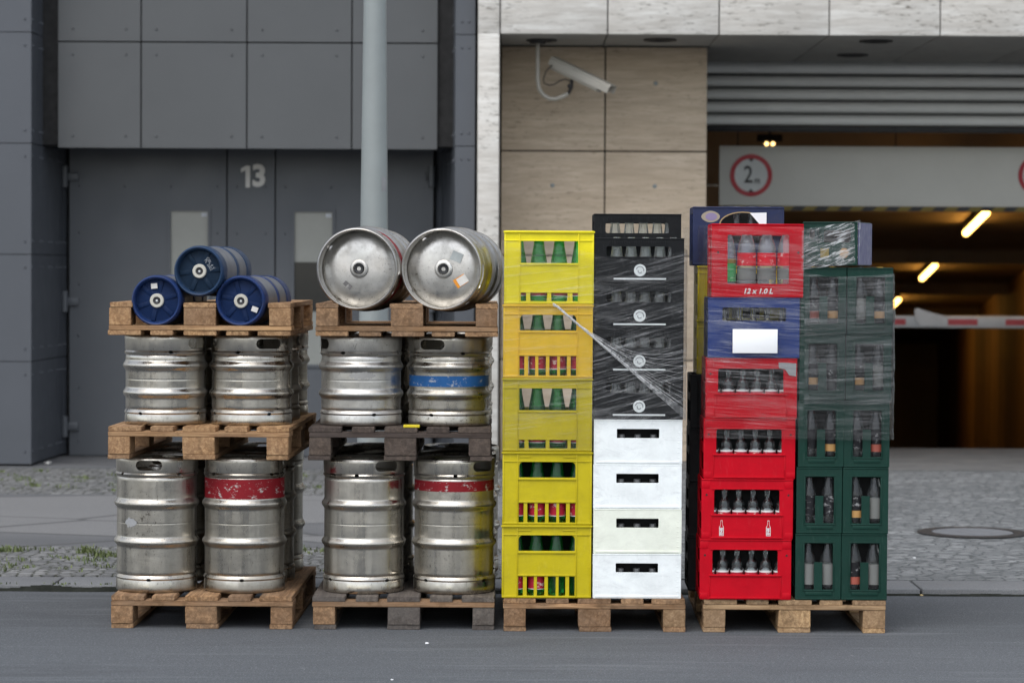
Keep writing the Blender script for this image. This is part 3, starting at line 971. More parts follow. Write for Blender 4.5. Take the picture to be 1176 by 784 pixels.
# tube lamps under the ramp ceiling
def tube_lamp(px, py, L, label, Yg=None):
    # intersect the view ray with the plane just under the ceiling
    d = CAMROT @ Vector(((px - 588) / F, -(py - 392) / F, -1))
    # z = 2.02 - gs (Y-14.4)
    k0 = 2.02 + gs * 14.4
    s = (k0 - gs * CAM.y - CAM.z) / (d.z + gs * d.y)
    q = CAM + d * s
    t = thing('tube_lamp', label, 'ceiling lamp', q, 0, 'lit tube lamps under the garage ceiling')
    u = Vector((0.086, 1, -gs)).normalized()
    bm = N()
    tube(bm, [-u * L / 2, u * L / 2], 0.036, 10)
    obj('tube', bm, TUBE, t)
    bm = N()
    o = Vector((0, 0, 0.05))
    tube(bm, [-u * (L / 2 + 0.05) + o, u * (L / 2 + 0.05) + o], 0.03, 6)
    obj('batten', bm, JOINT, t)
    return q
tube_lamp(1120.5, 256.5, 2.2, 'glowing yellow tube lamp nearest the clearance sign board')
tube_lamp(1066, 312.5, 2.2, 'middle glowing tube lamp on the garage ceiling above the barrier')
tube_lamp(1027, 349, 2.2, 'farthest glowing tube lamp, half hidden by the green crates')
tube_lamp(1003, 368, 2.2, 'added unseen tube lamp behind the green crates, lighting the end wall')  # unseen lamp, added to brighten the garage end wall
# small lamp above the sign
t = thing('ceiling_spot', 'small twin glowing spot lamp above the clearance sign board', 'ceiling lamp', at(884, 165.3, 13.6))
for dx in (-0.03, 0.03):
    bm = N()
    bmesh.ops.create_icosphere(bm, subdivisions=2, radius=0.02)
    obj('bulb', bm, m_emit('spot_light', (1.0, 0.60, 0.22), 1.8), t, loc=(dx, 0, 0))
bm = N()
box(bm, -0.12, 0.12, -0.02, 0.05, 0.022, 0.09, 0.005)
tube(bm, [(0, 0.015, 0.08), (0, 0.015, 3.018 - at(884, 163.5, 13.6).z)], 0.012, 8)
obj('fitting', bm, JOINT, t)
# a second lit spot along the lobby, out of the frame to the right
t2 = copy_tree(t)
t2.location = at(1176 + 120, 160, 13.6)
t2['label'] = 'small twin glowing spot lamp beyond the right end of the sign board'
t['group'] = t2['group'] = 'spot lamps above the sign board'

# clearance sign
YG = 12.0
a, b = at(826, 236, YG), at(826, 167.5, YG)
sx0 = a.x
sx1 = 7.2
sg = thing('clearance_sign', 'long grey hanging sign board giving the two metre clearance of the garage', 'sign', ((sx0 + sx1) / 2, YG, a.z))
def sgpart(name, bm, m, **k):
    o = obj(name, bm, m, sg, **k)
    o.matrix_parent_inverse = Matrix.Translation(sg.location).inverted()
    return o
bm = N()
box(bm, sx0, sx1, YG, YG + 0.03, a.z, b.z, 0.003)
sgpart('board', bm, SIGNGREY, smooth=30)
bm = N()
hw = 0.105
xx = sx0
k = 0
bmk = N()
while xx < sx1 - 0.01:
    x2 = min(xx + hw, sx1)
    pts_ = [(xx, a.z - 0.042), (x2, a.z - 0.042), (min(x2 + 0.04, sx1), a.z - 0.002), (min(xx + 0.04, sx1 - 0.001), a.z - 0.002)]
    prism(bm if k % 2 else bmk, pts_, YG - 0.002, YG + 0.012)
    xx = x2
    k += 1
sgpart('hazard_stripe_yellow', bm, YELLOWP, smooth=0)
sgpart('hazard_stripe_black', bmk, BLACKP, smooth=0)
for spx in (862.5, 862.5 + 331):
    p = at(spx, 201.5, YG)
    bm = N()
    r = 0.188
    prism(bm, ring_pts(p.x, p.z, r * 0.98, 40), YG - 0.006, YG - 0.001)
    disc = sgpart('limit_disc', bm, SIGNWHITE, smooth=30)
    bm = N()
    plate(bm, ring_pts(p.x, p.z, r, 48), [ring_pts(p.x, p.z, r * 0.79, 48)], 0.003, TR(0, YG - 0.0085, 0))
    obj('red_ring', bm, SIGNRED, disc, smooth=30)
    bm = N()
    me = text_mesh('2', 0.215, 0.003, 0.002, 0, 0.8)
    me.transform(TR(p.x - 0.025, YG - 0.0085, p.z))
    bm.from_mesh(me)
    me = text_mesh('m', 0.085, 0.003, 0.0015, 0, 0.8)
    me.transform(TR(p.x + 0.055, YG - 0.0085, p.z - 0.045))
    bm.from_mesh(me)
    for s in (1, -1):
        prism(bm, [(p.x - 0.026, p.z + s * 0.148), (p.x + 0.026, p.z + s * 0.148), (p.x, p.z + s * 0.118)], YG - 0.010, YG - 0.0065)
    obj('lettering', bm, BLACKP, disc, smooth=0)
for hp in (847.5, 1029, 1210):
    p = at(hp, 160, YG)
    bm = N()
    tube(bm, [(p.x, YG + 0.015, b.z - 0.02), (p.x, YG + 0.015, 3.015)], 0.006, 6)
    sgpart('hanger_rod', bm, BLACKP)

# barrier
YBAR = 13.4
bp = at(1100, 369.5, YBAR)
bz = bp.z
ba = thing('barrier', 'white parking barrier arm with red bands crossing the garage entrance', 'barrier', (at(985, 370, YBAR).x, YBAR, ZP))
def bpart(name, bm, m, **k):
    o = obj(name, bm, m, ba, **k)
    o.matrix_parent_inverse = Matrix.Translation(ba.location).inverted()
    return o
px0 = at(985, 370, YBAR).x
bm = N()
box(bm, px0 - 0.17, px0 + 0.17, YBAR + 0.06, YBAR + 0.36, ZP - 0.14, 1.12, 0.015)
bpart('housing', bm, SIGNGREY, smooth=30)
bm = N()
hh = 0.058
box(bm, px0 - 0.1, 6.2, YBAR - 0.03, YBAR + 0.03, bz - hh, bz + hh, 0.012)
bpart('arm', bm, BARWHITE, smooth=30)
edges = [(1013, 1039.5), (1088, 1122), (1154, 1192), (1226, 1262)]
for e0, e1 in edges:
    bm = N()
    box(bm, at(e0, 370, YBAR).x, at(e1, 370, YBAR).x, YBAR - 0.036, YBAR - 0.0295, bz - 0.030, bz + 0.026, 0.001)
    bpart('red_band', bm, BARRED, smooth=0)
bm = N()
q = [(1049, 355), (1053, 353.5), (1066, 358), (1086, 363), (1088, 374), (1056, 374), (1050, 368)]
prism(bm, [(at(u, w_, YBAR).x, at(u, w_, YBAR).z) for u, w_ in q], YBAR - 0.055, YBAR - 0.0375)
bmesh.ops.bevel(bm, geom=bm.edges[:], offset=0.004, segments=2, affect='EDGES')
bpart('arm_bracket', bm, BARWHITE, smooth=30)

# security camera
cb = at(617.5, 53, 9.2)
sc_ = thing('security_camera', 'beige security camera on a curved pipe bracket hanging under the overhang', 'camera', (cb.x, 9.2, zs - 0.1))
def cpart(name, bm, m, **k):
    o = obj(name, bm, m, sc_, **k)
    o.matrix_parent_inverse = Matrix.Translation(sc_.location).inverted()
    return o
bm = N()
ppx = [(617.5, 40), (617.5, 60), (617.5, 92), (619, 102), (624, 109.5), (631, 113.5), (638, 114), (645, 111.5), (652.5, 108)]
ptsw = [at(u, w_, 9.2) for u, w_ in ppx]
ptsw[0] = Vector((cb.x, 9.2, zs + 0.002))
tube(bm, ptsw, 0.0165, 12)
cpart('bracket', bm, CAMGREY)
bm = N()
lathe(bm, [(0, -0.03), (0.06, -0.03), (0.065, -0.02), (0.065, 0.0)], 20)
br = cpart('mount_plate', bm, IRON)
br.location = (cb.x, 9.2, zs)
hA, hB = at(636.5, 70.5, 9.25), at(703, 103, 9.0)
ax = (hB - hA).normalized()
Lh = (hB - hA).length
side = ax.cross(Vector((0, 0, 1))).normalized()
upv = side.cross(ax).normalized()
Mh = Matrix((ax, side, upv)).transposed().to_4x4()
Mh.translation = hA
bm = N()
plate(bm, rrect(-0.045, -0.062, 0.045, 0.02, 0.02), [], Lh * 0.82, Mh @ TR(Lh * 0.42, 0, 0) @ Matrix.Rotation(PI / 2, 4, 'Z'), 0.004)
cpart('housing', bm, CAMGREY, smooth=40)
bm = N()
nx = 10
for i_, (y_, z_) in enumerate(()):
    pass
arc = [(-0.062, -0.035), (-0.062, 0.012), (-0.045, 0.034), (0.045, 0.034), (0.062, 0.012), (0.062, -0.035),
       (0.056, -0.035), (0.056, 0.010), (0.042, 0.028), (-0.042, 0.028), (-0.056, 0.010), (-0.056, -0.035)]
prism(bm, arc, -0.01, Lh, 'X')
bm.transform(Mh)
cpart('sun_shield', bm, CAMGREY, smooth=30)
bm = N()
bmesh.ops.create_cone(bm, cap_ends=True, segments=20, radius1=0.028, radius2=0.028, depth=0.02, matrix=Mh @ TR(Lh * 0.83 + 0.008, 0, -0.02) @ Matrix.Rotation(PI / 2, 4, 'Y'))
cpart('lens', bm, BLACKP)
bm = N()
j = at(652.5, 108, 9.2)
k_ = Mh @ Vector((Lh * 0.36, 0, -0.06))
tube(bm, [j, (j + k_) / 2 + Vector((0.01, 0, -0.008)), k_], 0.014, 8)
bmesh.ops.create_icosphere(bm, subdivisions=2, radius=0.022, matrix=Matrix.Translation((j + k_) / 2))
cpart('swivel_joint', bm, IRON)
bm = N()
tube(bm, [at(u, w_, 9.18) for u, w_ in ((634, 75), (627, 82), (624, 91), (625, 96), (630, 98), (636, 97.5), (643, 93), (649, 91), (654, 93), (657, 98), (654, 106))], 0.0055, 6)
cpart('cable', bm, CABLE)

# street lamp pole (its head is far above the frame)
YP = 2.1
p0, p1 = at(429.6, 265, YP), at(431, 0, YP)
lp = thing('street_lamp', 'tall tapered grey lamp post rising behind the lying steel kegs', 'lamp post', (p0.x, YP, ZP))
r265, r0 = 15.9 / F * (YP + 11.6), 13.1 / F * (YP + 11.6)
sl = (r265 - r0) / (p1.z - p0.z)
bm = N()
lathe(bm, [(r265 + sl * p0.z + 0.03, -0.05), (r265 + sl * p0.z + 0.03, 0.45), (r265 + sl * (p0.z - 0.5), 0.5), (r265, p0.z - ZP), (r0, p1.z - ZP), (0.055, 5.2), (0.05, 7.0)], 36)
obj('pole', bm, POLE, lp)
bm = N()
tube(bm, [(0, 0, 6.95), (0, -0.1, 7.3), (0, -0.6, 7.5), (0, -1.3, 7.55)], 0.03, 10)
obj('lamp_arm', bm, POLE, lp)
bm = N()
box(bm, -0.12, 0.12, -1.8, -1.2, 7.47, 7.6, 0.03)
obj('lamp_head', bm, POLE, lp)
st_ = at(441.5, 211.5, YP - 0.05)
bm = N()
rr = r265 - sl * (st_.z - p0.z) + 0.0015
a0 = math.asin(max(-1, min(1, (st_.x - p0.x) / rr)))
vs0 = []
for k in range(5):
    aa = a0 - 0.26 + 0.52 * k / 4
    vs0.append((bm.verts.new((rr * math.sin(aa), -rr * math.cos(aa), st_.z - 0.036 - ZP)), bm.verts.new((rr * math.sin(aa), -rr * math.cos(aa), st_.z + 0.036 - ZP))))
for q0, q1 in zip(vs0[:-1], vs0[1:]):
    bm.faces.new((q0[0], q1[0], q1[1], q0[1]))
obj('sticker', bm, STICKER, lp)

# ---------------------------------------------------------------- pallets
def pallet(label, wood, loc, rz=0.0, flip=False, seed=0, name='pallet', blockwood=None, stringwood=None):
    rr = random.Random(seed)
    W = WOODM[wood]
    t = thing(name, label, 'pallet', loc, rz, 'wooden pallets of the four stacks')
    t.rotation_euler = (0, PI, rz) if flip else (0, 0, rz)
    if flip:
        t.location.z += 0.144
    def board(nm, x0, x1, y0, y1, z0, z1, m, j=0.003):
        bm = N()
        jj = lambda: rr.uniform(-j, j)
        cx, cy, cz = (x0 + x1) / 2, (y0 + y1) / 2, (z0 + z1) / 2
        hx, hy, hz = (x1 - x0) / 2, (y1 - y0) / 2, (z1 - z0) / 2
        box(bm, -hx, hx, -hy, hy, -hz, hz)
        long = 1 if hy > hx else 0
        ce = [e for e in bm.edges if abs((e.verts[0].co - e.verts[1].co)[long]) > hx * 1.2]
        bmesh.ops.subdivide_edges(bm, edges=ce, cuts=5, use_grid_fill=True)
        bmesh.ops.bevel(bm, geom=[e for e in bm.edges if e.is_manifold and e.calc_face_angle(0) > 0.5], offset=0.0022, segments=2, affect='EDGES')
        so = rr.uniform(0, 50)
        for v in bm.verts:
            nn = mnoise.noise(v.co * 11 + Vector((so, so, so)))
            v.co.x += 0.0022 * nn
            v.co.y += 0.0022 * mnoise.noise(v.co * 13 + Vector((so + 9, so, so)))
            edge = abs(v.co[1 - long]) > min(hx, hy) * 0.7 and abs(v.co.z) > hz * 0.5
            if edge and mnoise.noise(v.co * 17 + Vector((so, 3, 1))) > 0.32:
                v.co[1 - long] *= 0.965
        o = obj(nm, bm, m, t, loc=(cx + jj(), cy + jj(), cz))
        o.rotation_euler.z = rr.uniform(-0.006, 0.006)
        return o
    bx = ((-0.4, -0.3), (-0.0725, 0.0725), (0.3, 0.4))
    by = ((0.0, 0.145), (0.5275, 0.6725), (1.055, 1.2))
    for x0, x1 in bx:
        board('skid_board', x0 + 0.001, x1 - 0.001, 0.002, 1.198, 0.0, 0.0215, W['Y'], 0.002)
        for k, (y0, y1) in enumerate(by):
            wb = W['B']
            if blockwood and (x0 < -0.2 if wood == 'grey' else rr.random() < 0.5):
                wb = WOODM[blockwood]['B']
            board('block', x0 + 0.002, x1 - 0.002, y0, y1, 0.022, 0.0995, wb, 0.002)
    for y0, y1 in by:
        board('stringer_board', -0.4, 0.4, y0 - 0.001, y1, 0.10, 0.1215, WOODM[stringwood or wood]['X'], 0.002)
    x = -0.4
    for w in (0.145, 0.10, 0.145, 0.10, 0.145):
        board('deck_board', x, x + w, 0.003, 1.197, 0.122, 0.1435, W['Y'], 0.003)
        x += w + 0.04125
    return t

def fx_(px, Y=0.0):
    return (px - 588) / F * (Y + 11.6)

PZ = 0.144
S1, S2, S3, S4 = fx_(232), fx_(465), fx_(684.5), fx_(914)
pallet('orange brown pallet on the road, lowest of the left keg stack', 'brown', (S1, 0, 0), R(-0.7), seed=11)
pallet('fresh pale brown pallet between the two keg layers of the left stack', 'fresh', (fx_(228), 0, 0.744), R(-1.4), seed=12)
pallet('upside down pale pallet carrying the three blue kegs', 'fresh', (fx_(229.5), 0, 1.288), R(-0.2), True, 13)
pallet('grey weathered pallet on the road, lowest of the second keg stack', 'grey', (S2, 0, 0), R(0.3), seed=14, blockwood='brown', stringwood='brown')
pallet('dark grimy pallet between the two keg layers of the second stack', 'dark', (fx_(460), 0, 0.744), R(0.3), seed=15)
pallet('upside down brown pallet carrying two lying steel kegs', 'brown', (fx_(467), 0, 1.288), R(0.5), True, 16)
pallet('brown pallet on the road under the yellow and white crates', 'brown', (S3, -0.03, 0), 0, seed=17, blockwood='tan')
pallet('light tan pallet on the road under the red and green crates', 'tan', (S4, -0.03, 0), R(-0.6), seed=18)

# ---------------------------------------------------------------- kegs
def bool_diff(o, cutters):
    """cut meshes out of o and keep the result as o's mesh"""
    bmc = N()
    for c in cutters:
        bmc.from_mesh(c)
    mc_ = bpy.data.meshes.new('cut')
    bmesh.ops.recalc_face_normals(bmc, faces=bmc.faces)
    bmc.to_mesh(mc_)
    bmc.free()
    co = bpy.data.objects.new('cut', mc_)
    C.objects.link(co)
    md = o.modifiers.new('b', 'BOOLEAN')
    md.object = co
    md.operation = 'DIFFERENCE'
    md.solver = 'EXACT'
    dg = bpy.context.evaluated_depsgraph_get()
    me = bpy.data.meshes.new_from_object(o.evaluated_get(dg))
    o.modifiers.clear()
    o.data = me
    bpy.data.objects.remove(co)
    me.polygons.foreach_set('use_smooth', [True] * len(me.polygons))
    me.set_sharp_from_angle(angle=R(40))

def slot_cutter(w, h, z, ang, r0=0.10, r1=0.25):
    bm = N()
    plate(bm, rrect(-w / 2, z - h / 2, w / 2, z + h / 2, h * 0.48, 6), [], r1 - r0, Matrix.Rotation(ang, 4, 'Z') @ TR(0, -(r0 + r1) / 2, 0))
    me = bpy.data.meshes.new('c')
    bmesh.ops.remove_doubles(bm, verts=bm.verts, dist=1e-5)
    bmesh.ops.recalc_face_normals(bm, faces=bm.faces)
    bm.to_mesh(me)
    bm.free()
    return me

RB = 0.1775
def keg_proto(h, zb, zt, zr1, zr2, slot_z, m):
    """steel keg standing on z=0, handle slots facing -Y and +Y"""
    root = bpy.data.objects.new('beer_keg', None)
    root.empty_display_size = 0.1
    C.objects.link(root)
    r = RB
    def ring(z):
        return [(r, z - 0.030), (r, z - 0.026), (r + 0.0002, z - 0.023), (r + 0.003, z - 0.017), (r + 0.0095, z - 0.009), (r + 0.0128, z), (r + 0.0095, z + 0.009), (r + 0.003, z + 0.017), (r + 0.0002, z + 0.023), (r, z + 0.026), (r, z + 0.030)]
    zm = (zr1 + zr2) / 2
    prof = [(0, zb - 0.02), (0.10, zb - 0.016), (0.155, zb - 0.006), (r - 0.008, zb + 0.004), (r - 0.001, zb + 0.012), (r, zb + 0.022), (r, zb + 0.027)]
    prof += ring(zr2)
    prof += [(r, zm - 0.006), (r, zm - 0.003), (r - 0.0004, zm - 0.001), (r - 0.0004, zm + 0.001), (r, zm + 0.003), (r, zm + 0.006)]
    prof += ring(zr1)
    prof += [(r, zt - 0.027), (r, zt - 0.022), (r - 0.001, zt - 0.012), (r - 0.008, zt - 0.003), (0.155, zt + 0.008), (0.10, zt + 0.017), (0.05, zt + 0.022), (0, zt + 0.023)]
    bm = N()
    lathe(bm, prof, 72)
    obj('body', bm, m, root, smooth=50)
    ro = r + 0.0045
    def chime(z0, z1):
        # z0 = joint with the body, z1 = rolled rim; works both ways up
        s = 1 if z1 > z0 else -1
        p = [(r - 0.002, z0 - s * 0.010), (ro - 0.001, z0 - s * 0.004), (ro + 0.0015, z0 + s * 0.004), (ro - 0.003, z0 + s * 0.011), (ro - 0.001, z0 + s * 0.018),
             (ro, z1 - s * 0.020), (ro, z1 - s * 0.009), (ro - 0.003, z1 - s * 0.003), (ro - 0.008, z1), (ro - 0.013, z1 - s * 0.004), (ro - 0.0145, z1 - s * 0.010), (ro - 0.010, z1 - s * 0.016),
             (ro - 0.0045, z1 - s * 0.022), (ro - 0.0045, z0 + s * 0.016), (r - 0.0075, z0 + s * 0.008), (r - 0.008, z0 - s * 0.008)]
        bm = N()
        lathe(bm, p, 72, closed=True)
        return bm
    top = obj('top_rim', chime(zt, h), m, root)
    cut = [slot_cutter(0.118, 0.044, slot_z, a) for a in (0, PI)]
    cut += [slot_cutter(0.019, 0.013, zt + 0.006, R(a)) for a in (45, 135, 225, 315)]
    bool_diff(top, cut)
    bot = obj('bottom_rim', chime(zb, 0.0), m, root)
    bool_diff(bot, [slot_cutter(0.019, 0.013, zb - 0.007, R(a)) for a in (0, 90, 180, 270)])
    bm = N()
    lathe(bm, [(0.042, zt + 0.018), (0.040, zt + 0.030), (0.034, zt + 0.034), (0.026, zt + 0.034), (0.024, zt + 0.026), (0.0195, zt + 0.026)], 36)
    v = obj('valve', bm, STEEL_M, root)
    bm = N()
    lathe(bm, [(0.0235, zt + 0.026), (0.0185, zt + 0.031), (0.013, zt + 0.030), (0.012, zt + 0.026)], 28)
    obj('seal', bm, VALVEDARK, v)
    bm = N()
    lathe(bm, [(0.0125, zt + 0.026), (0.009, zt + 0.029), (0.0, zt + 0.029)], 20)
    obj('valve_ball', bm, STEEL_M, v)
    return root

def band(bm, z0, z1, a0=0, a1=2 * PI, r=None, seg=64, dz=0.0):
    r = r or RB + 0.0012
    n = max(4, int(seg * (a1 - a0) / (2 * PI)))
    prev = None
    for k in range(n + 1):
        a = a0 + (a1 - a0) * k / n
        cur = (bm.verts.new((r * math.sin(a), -r * math.cos(a), z0)), bm.verts.new((r * math.sin(a), -r * math.cos(a), z1)))
        if prev:
            bm.faces.new((prev[0], cur[0], cur[1], prev[1]))
        prev = cur

K50 = dict(h=0.6, zb=0.066, zt=0.520, zr1=0.392, zr2=0.222, slot_z=0.566)
K30 = dict(h=0.4, zb=0.058, zt=0.318, zr1=0.262, zr2=0.140, slot_z=0.362)
protos = {}
for nm, kk in (('50', K50), ('30', K30)):
    for mn, mm in (('n', STEEL), ('b', STEEL_B), ('m', STEEL_M)):
        pr = keg_proto(m=mm, **kk)
        pr.location = (0, 0, -50)
        protos[nm + mn] = pr
KG = 'steel beer kegs stacked on pallets'
def keg(kind, x, y, z, spin, label, bandm=None, bandz=None, sticker=None):
    k = copy_tree(protos[kind])
    k.location = (x, y, z)
    k.rotation_euler = (0, 0, spin)
    tag(k, label, 'beer keg', KG)
    if bandm:
        bm = N()
        band(bm, *bandz)
        obj('painted_band', bm, bandm, k)
    if sticker:
        a0, a1, z0, z1, m = sticker
        bm = N()
        rq = random.Random(int(z0 * 1000))
        n_ = 26
        r_ = RB + 0.0018
        prev = None
        for q in range(n_ + 1):
            a = a0 + (a1 - a0) * q / n_ - spin
            e = min(1, 3.0 * min(q, n_ - q) / n_ + 0.25)
            hh_ = (z1 - z0) / 2 * e
            zc = (z0 + z1) / 2
            lo_, hi_ = zc - hh_ * rq.uniform(0.45, 1.0), zc + hh_ * rq.uniform(0.6, 1.0)
            cur = (bm.verts.new((r_ * math.sin(a), -r_ * math.cos(a), lo_)), bm.verts.new((r_ * math.sin(a), -r_ * math.cos(a), hi_)))
            if prev:
                bm.faces.new((prev[0], cur[0], cur[1], prev[1]))
            prev = cur
        obj('sticker', bm, m, k)
    return k

FY = 0.075 + 0.19
ROWS = [FY, FY + 0.392, FY + 0.784]
def kx(px):
    return (px - 588) / F * (FY + 11.6)
def spin_for(deg):
    return R(deg)
front = {
    's1lo': [(kx(180.3), 0, dict(kind='50n', spin=R(-4), label='scuffed steel keg with open handle slot facing front, lower left of the left stack', sticker=(-0.75, -0.38, 0.285, 0.335, STICKER))),
             (kx(281.3), 0, dict(kind='50n', spin=R(92), label='steel keg with a wide worn red band', bandm=BAND_RED, bandz=(0.418, 0.506)))],
    's1hi': [(kx(190), 0, dict(kind='30b', spin=R(60), label='short shiny steel keg left of the pair under the blue kegs')),
             (kx(289), 0, dict(kind='30b', spin=R(31), label='short steel keg with a black handle slot, under the blue kegs'))],
    's2lo': [(kx(418.6), 0, dict(kind='50b', spin=R(38), label='clean shiny steel keg on the grey pallet, lower left of its stack')),
             (kx(522.4), 0, dict(kind='50n', spin=R(48), label='steel keg with a narrow red band beside the yellow crates', bandm=BAND_RED, bandz=(0.456, 0.502)))],
    's2hi': [(kx(414.8), 0, dict(kind='30m', spin=R(-68), label='short dull steel keg with a faint grey label remnant', sticker=(-0.25, 0.42, 0.205, 0.243, m_paint('grey_label_ghost', (0.36, 0.355, 0.34), 0.4)))),
             (kx(515.8), 0, dict(kind='30n', spin=R(-24), label='short steel keg with a blue band around its middle', bandm=BAND_BLUE, bandz=(0.176, 0.224)))],
}
zlv = {'lo': PZ, 'hi': 0.888}
sname = {'s1': 'left', 's2': 'second'}
for key, lst in front.items():
    z = zlv[key[2:]]
    kd = '50n' if key.endswith('lo') else '30n'
    for col, (x, y, kw) in enumerate(lst):
        keg(x=x, y=FY, z=z, **kw)
        for r_ in (1, 2):
            rown = ('second', 'rear')[r_ - 1]
            sx_ = 0.010 * r_ if key == 's1lo' else 0.006 * r_
            keg(kd, x + sx_ + rnd.uniform(-0.004, 0.004), ROWS[r_], z, rnd.uniform(0, 6), '%s steel keg in the %s row, %s column of the %s %s layer' % (
                'tall' if key.endswith('lo') else 'short', rown, ('left', 'right')[col], sname[key[:2]], 'lower' if key.endswith('lo') else 'upper'))

# lying kegs
def lying_keg(kind, px, py, yaw, spin, label, zc=None):
    k = copy_tree(protos[kind])
    h = 0.6
    p = at(px, py, 0.02)
    back = Vector((p.x + h * math.sin(yaw), p.y + h * math.cos(yaw), p.z if zc is None else zc))
    M = Matrix.Rotation(-yaw, 4, 'Z') @ Matrix.Rotation(PI / 2, 4, 'X') @ Matrix.Rotation(spin, 4, 'Z')
    k.rotation_euler = M.to_euler()
    k.location = back
    tag(k, label, 'beer keg', KG)
    return k
zl_ = 1.432 + 0.152
k1 = lying_keg('50m', 409.8, 312.6, R(7.2), R(100), 'lying steel keg with a red stripe round its shoulder, left of two', zl_)
bm = N()
band(bm, 0.418, 0.492)
obj('painted_band', bm, BAND_RED, k1)
k2 = lying_keg('50m', 506.6, 312.6, R(9.8), R(80), 'lying steel keg with an orange and white label on its end', zl_)
def end_mark(k, u, v, w, h, ang, m, kind='sticker', z=None, lift=0.0):
    """label on the keg's top dome at (u right, v up) as the camera sees it; keg top faces the camera"""
    bm = N()
    zt = K50['zt']
    loc = Vector((u, v))
    rr = loc.length
    zz_ = zt + (0.023 if rr < 0.05 else 0.022 - (rr - 0.05) * 0.10 if rr < 0.10 else 0.0175 - (rr - 0.10) * 0.166) + 0.003 + lift
    tilt = 0.10 if rr < 0.10 else 0.165
    pts_ = []
    for (a, b) in ((-w / 2, -h / 2), (w / 2, -h / 2), (w / 2, h / 2), (-w / 2, h / 2)):
        x_, y_ = u + a * math.cos(ang) - b * math.sin(ang), v + a * math.sin(ang) + b * math.cos(ang)
        r2 = math.hypot(x_, y_)
        pts_.append((x_, y_, zz_ - (r2 - rr) * tilt))
    q_ = [bm.verts.new(p) for p in pts_]
    bm.faces.new(q_)
    o = obj(kind, bm, m, k, smooth=0)
    # undo the keg's spin so that u, v read upright: camera sees local x right, local y up when spin = 0
    return o
for k_, sp in ((k1, R(100)), (k2, R(80))):
    k_['spin'] = sp
def unspin(o, sp):
    o.rotation_euler.z = -sp
unspin(end_mark(k1, -0.052, -0.072, 0.04, 0.02, R(-40), m_paint('grey_residue', (0.16, 0.155, 0.15), 0.8)), R(100))
unspin(end_mark(k2, 0.058, 0.055, 0.05, 0.042, R(-22), m_paint('pale_residue', (0.42, 0.45, 0.44), 0.8)), R(80))
unspin(end_mark(k2, 0.076, -0.052, 0.056, 0.042, R(32), ORANGE), R(80))
unspin(end_mark(k2, 0.084, -0.048, 0.046, 0.036, R(32), PAPER, lift=0.001), R(80))

